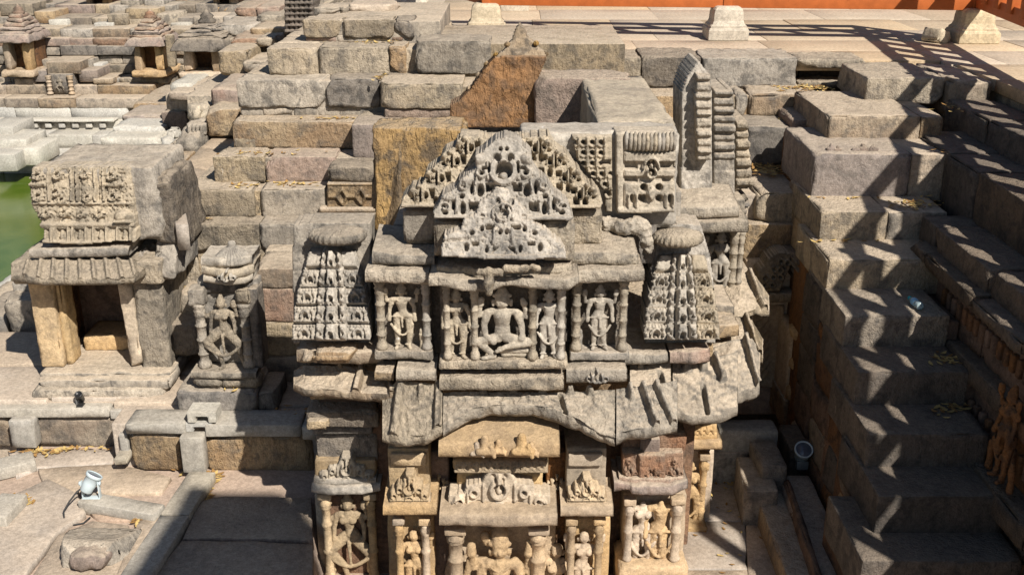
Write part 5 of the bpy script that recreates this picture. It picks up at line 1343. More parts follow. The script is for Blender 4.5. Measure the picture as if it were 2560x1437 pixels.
# ---- floodlight
def floodlight():
    t = thing('floodlight', 'pale grey round floodlight on a bracket standing on a kerb stone', 'lamp')
    p = G(228, 1246, .11); R = .085
    ax = Vector((.42, .30, .72)).normalized(); q = ax.to_track_quat('Z', 'Y')
    prof = [(.001, -.10), (.045, -.10), (.062, -.085), (.066, -.02), (.070, .0), (.070, .065), (.083, .07), (.085, .105), (.076, .105), (.072, .094)]
    prof = [(a_*.82, b_*.82) for a_, b_ in prof]
    o = lathe('lamp_body', prof, 28, M['lampg'], t, rough=.0004); o.rotation_mode = 'QUATERNION'; o.rotation_quaternion = q; o.location = (p[0]-.0, p[1]+.02, p[2]+.135)
    l = lathe('lens', [(.001, .077), (.060, .077), (.060, .0795), (.001, .080)], 28, M['glass'], t, rough=0); l.rotation_mode = 'QUATERNION'; l.rotation_quaternion = q; l.location = o.location; under(l, o)
    for s in (-1, 1):
        stone('bracket_arm', p[0]+s*.070-.004, p[0]+s*.070+.004, p[1]-.002, p[1]+.042, p[2]+.002, p[2]+.155, M['lampg'], t, r=.002, amp=0, chip=0, res=.2)
        k = lathe('bracket_knob', [(.001, 0), (.018, 0), (.018, .014), (.001, .016)], 14, M['lampg'], t, rough=0); k.location = (p[0]+s*.074, p[1]+.02, p[2]+.135); k.rotation_euler = (0, math.radians(90*s), 0)
    stone('bracket_foot', p[0]-.074, p[0]+.074, p[1]-.008, p[1]+.048, p[2]-.001, p[2]+.004, M['lampg'], t, r=.001, amp=0, chip=0, res=.3)
    return t, p
fl, fp_ = floodlight()
cable = [fp_+np.array((-.06, .02, .10)), fp_+np.array((-.10, -.02, .08)), fp_+np.array((-.15, -.08, .02)), fp_+np.array((-.17, -.16, -.02)), fp_+np.array((-.15, -.22, -.085)), fp_+np.array((-.08, -.24, -.10)), fp_+np.array((0, -.21, -.10)), fp_+np.array((.03, -.14, -.09))]
tube('cable', cable, .007, M['cable'], fl)
# ---- small black spotlight on the ground before the small shrine
t = thing('spotlight', 'small black spotlight on the kerb before the small shrine', 'lamp')
p = W(201, 1016, YW1+.02); zz = Zat(1022, YW1-.04)
o = lathe('lamp_body', [(.001, -.05), (.03, -.05), (.034, .03), (.034, .05), (.028, .05), (.026, .04), (.001, .04)], 18, M['lampk'], t, rough=0); o.location = (p[0], p[1]+.02, zz+.085); o.rotation_euler = (math.radians(35), 0, 0)
stone('lamp_foot', p[0]-.03, p[0]+.03, p[1]-.03, p[1]+.05, zz-.002, zz+.012, M['lampk'], t, r=.004, amp=0, chip=0, res=.2)
stone('lamp_bracket', p[0]-.036, p[0]-.030, p[1], p[1]+.03, zz+.01, zz+.10, M['iron'], t, r=.002, amp=0, chip=0, res=.3)

# ---- the small shrine
SS = thing('small_shrine', 'small grey shrine with carved cubic top and open dark doorway at left', 'shrine')
YJ = 9.28; zb = .45
for (u0, u1, vt, vb, dY, k) in [(78, 408, 975, 1002, -.28, 'grey'), (88, 425, 950, 976, -.22, 'buff'), (96, 430, 932, 952, -.12, 'buff')]:
    blk('plinth_course', u0, u1, vt, vb, YJ+dY, 1.3, M[k], SS, r=.02, amp=.012, chip=.05, res=.04, zb=(zb-.03 if vt == 975 else None))
zf = Zat(932, YJ-.12)
xj = [W(u, 850, YJ)[0] for u in (92, 166, 328, 412)]
zl = Zat(702, YJ)
blkk = dict(r=.02, amp=.010, chip=.04, res=.04)
stone('door_jamb', xj[0], xj[1]-.06, YJ, YJ+.25, zf, zl, M['warmg'], SS, **blkk)
stone('door_jamb', xj[1]-.07, xj[1]+.0, YJ+.06, YJ+.3, zf, zl, M['warmg'], SS, **blkk)
def lean(V, hi): V = V.copy(); V[:, 0] += -.03*(V[:, 2]/hi[2]-.5)*(V[:, 0] < hi[0]*.5); return V
stone('door_jamb', xj[2]-.05, xj[2]+.07, YJ, YJ+.3, zf, zl, M['warmg'], SS, fn=lean, **blkk)
stone('side_wall', xj[2]+.06, xj[3]+.02, YJ+.02, YJ+1.0, zf-.1, zl, M['grey'], SS, **blkk)
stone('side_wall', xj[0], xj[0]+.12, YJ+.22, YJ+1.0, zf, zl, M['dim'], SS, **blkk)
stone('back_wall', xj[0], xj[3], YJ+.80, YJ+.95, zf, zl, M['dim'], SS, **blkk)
stone('inner_step', xj[1]-.02, xj[2]+.02, YJ+.40, YJ+.82, zf, zf+.15, M['warm'], SS, **blkk)
stone('lintel', xj[0]-.03, xj[3]+.02, YJ+.02, YJ+1.0, zl, zl+.14, M['greyd'], SS, **blkk)
# ribbed eave
rb = [(40+i*36+q, 34+i*38+q, 6, .022) for i, q in zip(range(9), (0,)*9)]
rb = []
for i in range(9): rb.append((72+i*32, 62+i*35, 7, .018))
eave('eave', [(28, 668, 690, 702, YJ-.10, YJ-.24), (60, 652, 688, 708, YJ-.08, YJ-.28), (110, 648, 700, 714, YJ-.08, YJ-.30), (300, 648, 700, 714, YJ-.08, YJ-.30), (335, 650, 694, 710, YJ-.06, YJ-.28), (366, 662, 668, 690, YJ+.05, YJ-.05)], rb, M['grey'], SS, rough=.006, step=3)
eave('eave', [(345, 640, 672, 690, YJ+.1, YJ-.05), (380, 615, 650, 700, YJ+.4, YJ+.15), (432, 560, 590, 650, YJ+.9, YJ+.6)], [(352, 365, 5, .02), (366, 380, 5, .02), (384, 398, 5, .02), (402, 415, 5, .02)], M['greyd'], SS, rough=.01, step=3)
stone('eave_core', xj[0]-.1, xj[3]+.06, YJ-.06, YJ+1.05, Zat(706, YJ), Zat(650, YJ), M['grey'], SS, **blkk)
slab('eave_ridge', [(72, 625, 646, YJ-.12, YJ+.4), (200, 622, 645, YJ-.14, YJ+.4), (320, 620, 642, YJ-.12, YJ+.4)], M['grey'], 0, SS, rough=.010)
# carved cubic tower
YT = YJ-.02; zt = Zat(418, YT+.1)
r = Rel(74, 348, 414, 614, YT+.12, YT-.04, step=2.6); r.h[:] = .03
r.mask([(82, 416), (300, 414), (330, 418), (336, 470), (342, 560), (345, 604), (300, 602), (210, 612), (110, 606), (104, 560), (84, 520), (76, 470)])
rg = random.Random(3)
r.box(78, 348, 505, 512, .06, 4); r.box(78, 348, 556, 566, .07, 4); r.box(100, 348, 600, 612, .08, 4)
for (cu, cv, g) in [(98, 440, 9), (148, 438, 9), (215, 436, 8), (282, 440, 9), (100, 492, 9), (145, 480, 9), (160, 500, 8), (222, 495, 8), (286, 492, 9), (120, 534, 8), (165, 532, 8), (205, 535, 7), (252, 534, 8)]: r.gav(cu, cv, g, .085, True, .0)
for u in (126, 182, 196, 240, 262): r.cap(u, 420, u+3, 500, 3, 3, .08); r.cap(u+8, 420, u+9, 500, 1.6, 1.6, .0, 3, 'cut')
for u in (118, 160, 205, 256, 316):
    r.box(u-22, u+20, 566, 600, .065, 4); r.box(u-14, u+12, 570, 598, .0, 3, 'cut')
    r.dome(u-1, 577, 4, 4, .055); r.cap(u-1, 583, u-1, 592, 4, 5, .05); r.cap(u-8, 592, u+8, 594, 2, 2, .04); r.cap(u-18, 568, u-18, 600, 2.5, 2.5, .085); r.cap(u+15, 568, u+15, 600, 2.5, 2.5, .085)
for u in range(82, 120, 5): r.cap(u, 458, u, 464, 2, 2, .085)
for u in range(272, 315, 5): r.cap(u, 458, u, 464, 2, 2, .085)
r.lace(r.dbox(78, 345, 416, 556), .15, .025, .10, 9); r.dome(312, 540, 24, 18, .12); 
for k in range(9): r.cap(312+(k-4)*2.0, 528, 312+(k-4)*5.2, 552, 1.0, 1.4, .10)
r.box(290, 336, 550, 556, .12, 3)
r.build('tower_face', SS, M['carve'], .2, rough=.009, rs=34)
x0, x1 = W(82, 500, YT)[0], W(352, 500, YT)[0]
def tw(V, hi):
    V = V.copy(); t = V[:, 2]/hi[2]; V[:, 0] += np.where(V[:, 0] > hi[0]*.5, .06*(1-t)-.02*t, .02*(t-.5)); return V
stone('tower_block', x0+.02, x1+.12, YT+.08, YT+1.05, Zat(612, YT), zt, M['grey'], SS, r=.04, amp=.022, chip=.08, res=.04, fn=tw)
o = stone('tower_side_slab', x1+.06, x1+.24, YT+.12, YT+.95, Zat(640, YT), zt-.12, M['greyd'], SS, r=.04, amp=.03, chip=.08, res=.04, fn=tw)
stone('tower_side_slab', x1+.02, x1+.24, YT+.0, YT+.8, Zat(700, YT), Zat(612, YT), M['grey'], SS, r=.03, amp=.03, chip=.14, res=.035)

# ---- carved stele of a dancing goddess with ribbed cap
ST = thing('carved_stele', 'carved stone stele of a dancing female figure under a ribbed cap stone', 'stele')
YS = 8.78
z0 = .45
blk('plinth', 442, 642, 978, 1036, YS-.10, .55, M['greyd'], ST, zb=z0-.01, r=.03, amp=.014, chip=.05, res=.04)
blk('plinth', 642, 692, 985, 1036, YS-.06, .5, M['greyd'], ST, zb=z0-.01, r=.03, amp=.012, chip=.05, res=.05)
for (a, b) in ((480, 556), (552, 648)): blk('plinth_moulding', a, b, 946, 974, YS-.06, .25, M['grey'], ST, r=.035, amp=.012, chip=.04, res=.03)
slab('ledge', [(476, 930, 946, YS-.08, YS+.2), (560, 934, 950, YS-.09, YS+.2), (640, 932, 948, YS-.08, YS+.2)], M['grey'], 0, ST)
zl = Zat(930, YS-.06)
zc = Zat(725, YS)
xs = [W(u, 830, YS)[0] for u in (482, 640)]
stone('back_slab', xs[0]+.04, xs[1]+.02, YS+.13, YS+.30, zl, zc+.05, M['grey'], ST, r=.02, amp=.01, chip=.04, res=.04)
stone('side_slab', xs[1]-.055, xs[1]+.03, YS+.03, YS+.28, zl, zc, M['greyd'], ST, r=.012, amp=.006, chip=.02, res=.05)
for u in (500, 612):
    x = W(u, 830, YS)[0]; rc = .042
    lathe('column', shaft_prof(zc-zl-.14, rc), 16, M['grey'], ST, (x, YS+.05, zl))
    stone('column_capital', x-.07, x+.07, YS-.01, YS+.14, zc-.145, zc, M['grey'], ST, r=.02, amp=.02, chip=.03, res=.03)
hh = Zat(740, YS+.02)-zl
fuse('carved_figure', dancer(), M['grey'], ST, (W(556, 850, YS)[0], YS+.06, zl-.005), hh*1.0, vox=.0075, rough=.003, flat=.95)
blk('cap_block', 506, 632, 700, 735, YS+.10, .25, M['greyd'], ST, res=.05)
slab('cap_course', [(508, 690, 706, YS+.02, YS+.35), (560, 698, 716, YS-.02, YS+.35), (612, 696, 712, YS+.0, YS+.35), (632, 684, 700, YS+.06, YS+.35)], M['carvew'], 0, ST, rough=.010)
slab('cap_course', [(502, 668, 688, YS+.02, YS+.35), (556, 678, 698, YS-.04, YS+.35), (590, 676, 700, YS-.02, YS+.35), (634, 662, 684, YS+.05, YS+.35)], M['carvew'], 0, ST, rough=.012)
slab('cap_course', [(502, 644, 668, YS+.06, YS+.4), (560, 650, 672, YS+.0, YS+.4), (632, 642, 662, YS+.08, YS+.4)], M['carvew'], 0, ST, rough=.012)
r = Rel(540, 592, 664, 704, YS-.05, step=2.6); r.gav(566, 692, 10, .04, True, .01); r.m &= r.h > .002; r.build('cap_ornament', ST, M['carvew'], .06)
V = []; F = []; n = 30; nn = n*4; c0 = W(582, 640, YS+.14); R = .165
prof = [(.02, .135), (.16, .13), (.22, .11), (.20, .09), (.34, .075), (.60, .045), (.92, -.005), (1.0, -.03), (.96, -.05), (.05, -.05)]
for (pr, pz) in prof:
    for k in range(nn):
        a_ = 2*math.pi*k/nn; rib = (1+.045*math.cos(n*a_)) if pr > .3 else 1
        V.append((R*pr*rib*math.cos(a_), R*.85*pr*rib*math.sin(a_), pz*1.05+(.006*math.cos(n*a_) if pr > .3 else 0)))
for i in range(len(prof)-1):
    for k in range(nn): F.append((i*nn+k, (i+1)*nn+k, (i+1)*nn+(k+1) % nn, i*nn+(k+1) % nn))
F.append(tuple(range(nn))); F.append(tuple((len(prof)-1)*nn+k for k in range(nn-1, -1, -1)))
o = mesh('ribbed_cap', V, F, M['carvew'], ST); o.location = c0

# ================================================================ far side of the tank
FB = thing('far_bank', 'distant stepped stone bank of the tank with pale lower steps', 'bank')
frows = [(404, 434), (338, 370), (304, 323), (268, 298), (246, 268), (214, 236), (196, 207)]
YFb = chain(frows, Yat(434, -.5), up=True)
fm = ['lime', 'lime', 'lime', 'lime', 'brown', 'brown', 'grey']
ur_ = [330, 335, 300, 320, 360, 385, 420]
kf = dict(r=.02, amp=.008, chip=.03, res=.25)
for i, ((vt, vb), Y) in enumerate(zip(frows, YFb)):
    u = -520; z1, z0 = Zat(vt, Y), Zat(vb, Y)
    while u < ur_[i]:
        w = R_.uniform(70, 150); e = min(ur_[i], u+w)
        if ur_[i]-e < 40: e = ur_[i]
        blk('step_block', u, e, vt, vb+3, Y+R_.uniform(0, .02), 1.6, M[fm[i]], FB, **kf); u = e
    solid('rubble_core', W(-540, vt, Y)[0], W(ur_[i], vt, Y)[0], Y+.3, 34, z0-.6, z1-.03, M['buff'], FB)
# dark shadowed moulding in the pale rim
Y = YFb[2]-.05
blk('rim_moulding', -60, 285, 300, 306, Y-.08, .3, M['lime'], FB, **kf)
for u in range(10, 270, 34): blk('rim_notch', u, u+16, 309, 320, Y-.03, .08, M['lime'], FB, r=.01, amp=0, chip=0, res=.4)
# upper terraces of the far bank
wr = [(164, 182), (140, 158), (116, 136), (96, 114), (72, 94), (44, 68), (12, 38), (-22, 6), (-60, -28)]
Yw = YFb[-1]*tn(196)/tn(186)
for j, (vt, vb) in enumerate(wr):
    Y = Yw+[0, .12, .05, .1, .3, 1.1, 2.0, 3.0, 4.2][j]
    u = -520
    while u < 700:
        w = R_.uniform(55, 110)
        blk('terrace_block', u, u+w, vt+R_.uniform(-2, 2), vb+3, Y+R_.uniform(0, .1), 2.0, M[R_.choice([['grey', 'buff'], ['grey', 'buff'], ['buff', 'greyd'], ['red', 'red', 'brown'], ['brown', 'grey', 'buff'], ['buff', 'grey', 'greyd'], ['buff', 'greyd', 'red'], ['brown', 'grey'], ['grey']][j])], FB, **kf); u += w
    solid('rubble_core', W(-540, vb, Y)[0], W(720, vb, Y)[0], Y+.2, 40, -.5, Zat(vt, Y)-.04, M['buff'], FB)
# little stepped stairs with blocks
def ghat(cu, vt, rows_, Y, lab):
    t = thing('tank_stair', lab, 'steps', group='small stairs on the far bank')
    for (du, a, b, k, dY) in rows_:
        if du == 0:
            blk('stair_block', cu-42, cu+42, a, b, Y+dY, 1.2, M[k], t, **kf)
        else:
            for q in (-1, 1): blk('stair_block', cu+q*du-24, cu+q*du+24, a, b, Y+dY, 1.0, M[k], t, **kf)
    return t
yg = YFb[-1]-.3
ghat(158, 140, [(0, 156, 186, 'brown', 0), (62, 176, 206, 'mauve', .05), (98, 198, 212, 'brown', .0), (48, 150, 178, 'grey', .5), (75, 160, 186, 'lime', .6)], yg, 'small double stair around a block on the far bank left of centre')
st = thing('carved_block', 'small carved figure block set under the far double stair', 'carved block')
pY = YFb[5]-.06
blk('block', 120, 182, 186, 236, pY, .4, M['greyd'], st, **kf)
for u in (124, 178): lathe('column', shaft_prof(Zat(188, pY)-Zat(234, pY), .05), 10, M['warm'], st, (W(u, 210, pY)[0], pY-.03, Zat(235, pY)))
fuse('carved_figure', dancer(), M['grey'], st, (W(151, 210, pY)[0], pY-.03, Zat(234, pY)), Zat(190, pY)-Zat(234, pY), vox=.02, rough=.004)
ghat(355, 0, [(0, 22, 48, 'buff', 0), (62, 36, 66, 'grey', -.2), (96, 58, 78, 'lime', -.3), (30, -2, 24, 'grey', .6), (58, 14, 40, 'grey', .5)], Yw+1.2, 'stepped double stair high on the far bank')
ghat(40, 0, [(0, 10, 40, 'grey', 0), (70, 30, 60, 'brown', -.2), (105, 50, 74, 'lime', -.3)], Yw+1.3, 'stepped double stair at the upper left corner')

def mini_shrine(u0, u1, vr, ve, vb, Y, roof, body, lab, tiers=5):
    """vr roof top, ve eave line, vb base line"""
    t = thing('mini_shrine', lab, 'shrine', group='small shrines on the far bank'); cu = (u0+u1)/2; w = u1-u0
    X = lambda u: W(u, ve, Y)[0]
    z0, ze, zr = Zat(vb, Y), Zat(ve, Y), Zat(vr, Y); hw = (X(u1)-X(u0))/2; cx = X(cu)
    k2 = dict(r=.03, amp=.02, chip=.06, res=.10)
    stone('plinth', cx-hw*.85, cx+hw*.85, Y-.1, Y+1.0, z0-.02, z0+.12, M[body], t, **k2)
    stone('door_jamb', cx-hw*.70, cx-hw*.36, Y, Y+.3, z0+.1, ze, M[body], t, **k2); stone('door_jamb', cx+hw*.30, cx+hw*.70, Y, Y+.3, z0+.1, ze, M[body], t, **k2)
    stone('back_wall', cx-hw*.7, cx+hw*.7, Y+.35, Y+.9, z0+.1, ze, M['dim'], t, **k2)
    def flare(V, hi):
        V = V.copy(); c = hi[0]/2; f = V[:, 2]/hi[2]; V[:, 0] = c+(V[:, 0]-c)*(1.0-.22*f); V[:, 1] = hi[1]/2+(V[:, 1]-hi[1]/2)*(1-.2*f); V[:, 0] += .0; return V
    stone('eave', cx-hw, cx+hw, Y-.22, Y+1.1, ze-.02, ze+.16, M[roof], t, fn=flare, **k2)
    n = tiers; hz = (zr-ze-.16)*.92/n
    for i in range(n):
        f = 1-.15-.62*(i/n)**1.1
        stone('roof_tier', cx-hw*f, cx+hw*f, Y-.15+.42*(1-f), Y+1.0-.42*(1-f), ze+.15+hz*i, ze+.155+hz*(i+1), M[roof], t, fn=flare, **k2)
    lathe('finial', [(hw*.30, 0), (hw*.32, .04), (hw*.2, .08), (hw*.24, .11), (hw*.1, .16), (.01, .2)], 14, M[roof], t, (cx, Y+.42, ze+.15+hz*n-.01), rough=.01)
    return t
mini_shrine(-12, 84, 34, 104, 190, Yw-.9, 'red', 'warm', 'small shrine with pink stone roof cut by the left edge of the far bank')
mini_shrine(315, 420, 46, 112, 190, Yw-.8, 'red', 'warm', 'small shrine with pink tiered roof and dark doorway on the far bank')
mini_shrine(432, 576, 62, 122, 200, 15.6, 'greyd', 'warm', 'small shrine with grey thatched-looking stone roof right of the pink one')
mini_shrine(200, 282, -60, -8, 38, Yw+2.2, 'brown', 'warm', 'shrine doorway at the top edge of the far bank')
mini_shrine(520, 600, -60, -5, 28, Yw+2.2, 'brown', 'warm', 'second shrine doorway at the top edge, right of the first')
o = blk('stone_post', 415, 434, 88, 168, Yw-1.0, .2, M['buff'], None, r=.02, amp=.01, res=.15); tag(o, 'plain upright stone post between the two far shrines', 'post')
# carved pillar fragment
pf = thing('carved_pillar', 'dark carved pillar fragment standing at the top of the left steps', 'pillar')
YPf = 14.6
r = Rel(712, 782, -40, 84, YPf, step=2.4); r.h[:] = .03
for u in (724, 736, 748, 760, 772): r.cap(u, -40, u, 84, 1.5, 1.5, -.01, 3, 'cut')
for v in range(-36, 84, 14): r.box(708, 786, v, v+4, .05, 3); r.box(708, 786, v+9, v+11, .0, 3, 'cut')
r.build('pillar_face', pf, M['dark'], .6, rough=.02, rs=20)
# ---- masonry between the far bank and the left steps
MB_ = thing('ruined_masonry', 'tumbled stone steps and blocks between the tank and the left flight', 'steps')
tb = dict(r=.03, amp=.016, chip=.06, res=.07)
lev = [  # u0,u1,vt,vb,Y,depth,mat
    (545, 625, 128, 196, 14.4, 1.2, 'buff'), (605, 690, 155, 185, 14.2, .9, 'buff'), (625, 720, 70, 98, 15.6, 1.5, 'brown'), (540, 640, 62, 90, 16.0, 1.5, 'grey'), (640, 715, 40, 68, 16.4, 1.5, 'grey'),
    (585, 640, 20, 44, 17, 1.5, 'red'), (640, 700, 18, 42, 17, 1.5, 'red'), (560, 610, 98, 124, 15.8, 1, 'grey'), (575, 660, 96, 122, 15.2, 1, 'red'), (640, 690, 96, 118, 15.0, 1, 'buff'),
    (418, 480, 212, 230, 14.6, 1.4, 'lime'), (420, 482, 230, 252, 14.2, 1.2, 'brown'), (480, 530, 222, 252, 14.3, 1.2, 'buff'), (526, 596, 222, 272, 13.2, 1.2, 'red'), (514, 600, 274, 342, 12.7, 1.2, 'brown'),
    (330, 420, 258, 286, 16.0, 1.6, 'brown'), (305, 410, 290, 316, 15.2, 1.6, 'mauve'), (280, 410, 318, 342, 14.6, 1.6, 'lime'), (250, 400, 345, 372, 14.2, 1.6, 'lime'), (405, 470, 280, 330, 14.8, 1.2, 'mauve'),
    (400, 458, 408, 452, 11.9, 1.4, 'brown'), (418, 470, 455, 500, 11.3, .8, 'buff')]
for (a, b, vt, vb, Y, d, k) in lev: blk('stone_block', a, b, vt, vb, Y, d, M[k], MB_, **tb)
solid('rubble_core', W(430, 330, 13.0)[0], W(640, 300, 13.0)[0], 12.6, 15.5, -.6, Zat(335, 13.4), M['buff'], MB_)
solid('rubble_core', W(520, 230, 14.6)[0], W(720, 230, 14.6)[0], 13.6, 20, -.6, Zat(205, 14.6), M['buff'], MB_)
solid('rubble_core', W(420, 255, 15)[0], W(560, 255, 15)[0], 14.9, 20, -.6, Zat(232, 15), M['buff'], MB_)
solid('rubble_core', W(300, 400, 14.4)[0], W(480, 400, 14.4)[0], 14.3, 18, -.9, Zat(362, 14.6), M['slab'], MB_)
# path slabs climbing beside the flight
pz = Zat(480, YL[5])-.02
for (pts, k) in [([(425, 450), (455, 490), (470, 560), (440, 560), (415, 500)], 'slab'), ([(455, 415), (520, 425), (540, 455), (462, 488), (430, 445)], 'slab'), ([(500, 370), (560, 375), (560, 420), (520, 425), (458, 412)], 'slab'), ([(535, 340), (600, 345), (590, 372), (500, 368)], 'slab')]:
    poly_slab(pts, pz, .25, k, MB_, 'path_slab')
# ruined carved fragments at the edge of the tank
cf = thing('carved_fragments', 'broken carved fragments and a split boulder beside the tank steps', 'rubble')
for (a, b, vt, vb, Y, k) in [(455, 512, 272, 312, 13.0, 'carvew'), (468, 512, 310, 340, 12.7, 'grey'), (436, 505, 338, 390, 12.5, 'grey'), (410, 440, 320, 350, 13.2, 'lime'), (400, 430, 350, 400, 13.0, 'lime'), (422, 460, 345, 392, 12.8, 'buff')]:
    blk('fragment', a, b, vt, vb, Y, .5, M[k], cf, r=.07, amp=.06, chip=.1, res=.05)
r = Rel(466, 514, 310, 338, 12.68, step=2.4)
for u in (474, 484, 494, 504): r.cap(u, 316, u, 332, 2.4, 2.6, .05); r.dome(u, 315, 3, 3, .05)
r.build('fragment_frieze', cf, M['grey'], .2, rough=.01)
# pale stair blocks at the left edge of the tank
ts = thing('tank_stair', 'pale stone blocks of a stair dipping into the water at the left edge', 'steps', group='small stairs on the far bank')
for (a, b, vt, vb, dY, k) in [(-40, 34, 318, 350, .2, 'lime'), (-40, 66, 350, 384, -.3, 'lime'), (34, 98, 372, 416, -.5, 'lime'), (-40, 40, 386, 430, -.9, 'lime')]:
    blk('stair_block', a, b, vt, vb, YFb[0]+dY, 1.0, M[k], ts, **kf)
# blocks below the small shrine's left side, at the water
wl = thing('water_edge_steps', 'stone blocks stepping down to the water behind the small shrine', 'steps')
for (a, b, vt, vb, Y, k) in [(-60, 20, 790, 835, 10.9, 'greyd'), (10, 96, 752, 838, 10.7, 'grey'), (30, 92, 705, 760, 11.0, 'grey'), (-60, 30, 762, 800, 11.3, 'buff'), (-40, 14, 735, 775, 12.0, 'lime')]:
    blk('step_block', a, b, vt, vb, Y, .9, M[k], wl, **tb)
solid('rubble_core', -8, W(110, 800, 10.6)[0], 10.5, 12.4, -.9, .25, M['greyd'], wl)
solid('rubble_core', W(60, 800, 10.6)[0], W(480, 800, 10.6)[0], 10.4, 13.0, -.9, .40, M['greyd'], wl)

# ================================================================ railing on the terrace
def rail_base(p, w, h, parent, rz=0):
    prof = [(1.0, 0), (1.03, .03), (1.03, .30), (.98, .36), (.92, .38), (.92, .43), (.84, .48), (.78, .58), (.76, .78), (.72, .90), (.62, .97), (.50, 1.0)]
    n = 40; V = []; F = []
    for (q, z) in prof:
        for k in range(n):
            a = 2*math.pi*k/n; c, s = math.cos(a), math.sin(a); e = 24 if q > .85 else 14
            rr = (abs(c)**e+abs(s)**e)**(-1/e); V.append((w/2*q*rr*c, w/2*q*rr*s, h*z))
    for i in range(len(prof)-1):
        for k in range(n): F.append((i*n+k, i*n+(k+1) % n, (i+1)*n+(k+1) % n, (i+1)*n+k))
    F.append(tuple(range(n-1, -1, -1))); F.append(tuple((len(prof)-1)*n+k for k in range(n)))
    V = np.array(V); V += .0025*np.stack([fbm(V*8+k*5, sd_(), 2) for k in range(3)], 1)
    o = mesh('post_base', V, F, M['base'], parent, False); o.location = p; o.rotation_euler = (0, 0, rz); return o
def bar(name, a, b, w, h, mat, parent):
    a, b = np.array(a, float), np.array(b, float); d = b-a; L = np.linalg.norm(d[:2]); an = math.atan2(d[1], d[0]); c = (a+b)/2
    return stone(name, c[0]-L/2, c[0]+L/2, c[1]-w/2, c[1]+w/2, c[2]-h/2, c[2]+h/2, mat, parent, r=.006, amp=0, chip=0, res=2, rz=an)
def post(name, p, w, z0, z1, parent): return stone(name, p[0]-w/2, p[0]+w/2, p[1]-w/2, p[1]+w/2, z0, z1, M['orange'], parent, r=.008, amp=0, chip=0, res=2)
HB = .41
def railing(pts, lab, bases=True, levels=(.50, 1.10, 1.68), bw=.50):
    t = thing('railing', lab, 'railing', group='orange terrace railings')
    for p in pts:
        po = post('post', p, .11, TER+HB-.02, TER+1.8, t)
        if bases: under(rail_base((p[0], p[1], TER-.002), bw, HB, t), po)
    for a, b in zip(pts[:-1], pts[1:]):
        for k, l in enumerate(levels): bar('rail', (a[0], a[1], TER+l), (b[0], b[1], TER+l), .09, .24, M['orange'], t)
        L = math.dist(a[:2], b[:2]); n = max(1, int(L/.62))
        for i in range(1, n):
            f = i/n; q = (a[0]+(b[0]-a[0])*f, a[1]+(b[1]-a[1])*f)
            post('baluster', q, .11, TER+levels[0], TER+levels[-1], t)
    return t
P1, P2, P3 = G(1216, 88, TER), G(1812, 96, TER), G(2428, 104, TER)
P0 = G(1030, 22, TER)
railing([P0, P1, P2, P3], 'orange steel railing on cream stone bases along the terrace edge')
P4 = np.array((P3[0]-.55, 9.7, TER)); P5 = np.array((4.52, 6.2, TER)); P6 = np.array((4.50, 3.4, TER))
t = thing('railing', 'orange railing turning towards the viewer at the upper right corner', 'railing', group='orange terrace railings')
for p in (P4, P5, P6): under(rail_base((p[0], p[1], TER-.002), .50, HB, t), post('post', p, .11, TER+HB-.02, TER+1.8, t))
for a, b in ((P3, P4), (P4, P5), (P5, P6)):
    for k, l in enumerate((.50, 1.10, 1.68)): bar('rail', (a[0], a[1], TER+l), (b[0], b[1], TER+l), .06, .17, M['orange'], t)
    nb_ = max(2, int(math.dist(a, b)/.5))
    for i in range(1, nb_): post('baluster', a+(b-a)*(i/nb_), .14, TER+.5, TER+1.68, t)
# far low orange barrier
Yb = Yat(17, TER)
t = thing('orange_barrier', 'long low orange painted barrier across the back of the terrace', 'barrier')
bar('barrier_beam', (-.3, Yb+.3, TER+.35), (8.3, Yb-.1, TER+.35), .08, .7, M['orange'], t)
for x in (-.3, 1.9, 4.2, 6.4): post('barrier_post', (x, Yb+.3-(x+.3)*.053+.12), .10, TER, TER+.8, t)
for (u, v) in ((1284, 25),):
    t = thing('post_base', 'dressed cream stone post base half hidden behind the front railing base', 'post base'); rail_base(tuple(G(u, v, TER))[:2]+(TER-.002,), .46, .34, t)
q = G(2345, 108, TER)
o = stone('broken_stone', q[0]-.13, q[0]+.10, q[1]-.05, q[1]+.22, TER-.01, TER+.16, M['base'], None, r=.02, amp=.02, chip=.05, res=.05, rz=.5, roll=.3); tag(o, 'small broken cream stone beside the right railing base', 'stone')

yk = YR[2]; zk_ = Zat(385, yk)
for (u, s_) in ((2170, 1.0), (2196, .8), (2150, .7), (2090, .9), (2104, .7)):
    fuse('worn_ornament', [(-.03, 0, 0, .03, .03, 0, 0, .03), (0, 0, .0, .03, 0, .02, .04, .022)], M['mauve'], RS, (W(u, 380, yk)[0], yk+.09+.05*s_, zk_+.005), s_, vox=.012, rough=.008, flat=1)
# ================================================================ lower right: walls, gutter, lamp, bottle
LW = thing('stair_side_wall', 'dark carved wall under the left side of the right steps', 'wall')
FZ = -.15
for i in range(2, 10):
    x0 = W(lu[i], RRV[i][0], YR[i])[0]; z1 = Zat(RRV[i][1], YR[i])-.02
    y0, y1 = YR[i]+.06, YR[i-1]+.02
    z = FZ; j = 0
    while z < z1-.05:
        h = min(z1-z, R_.uniform(.26, .42)); y = y0-(.12 if j % 2 else 0)
        e = y1
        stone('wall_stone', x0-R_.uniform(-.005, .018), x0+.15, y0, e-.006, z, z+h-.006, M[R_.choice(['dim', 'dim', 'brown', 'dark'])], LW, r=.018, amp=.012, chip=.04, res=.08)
        z += h; j += 1
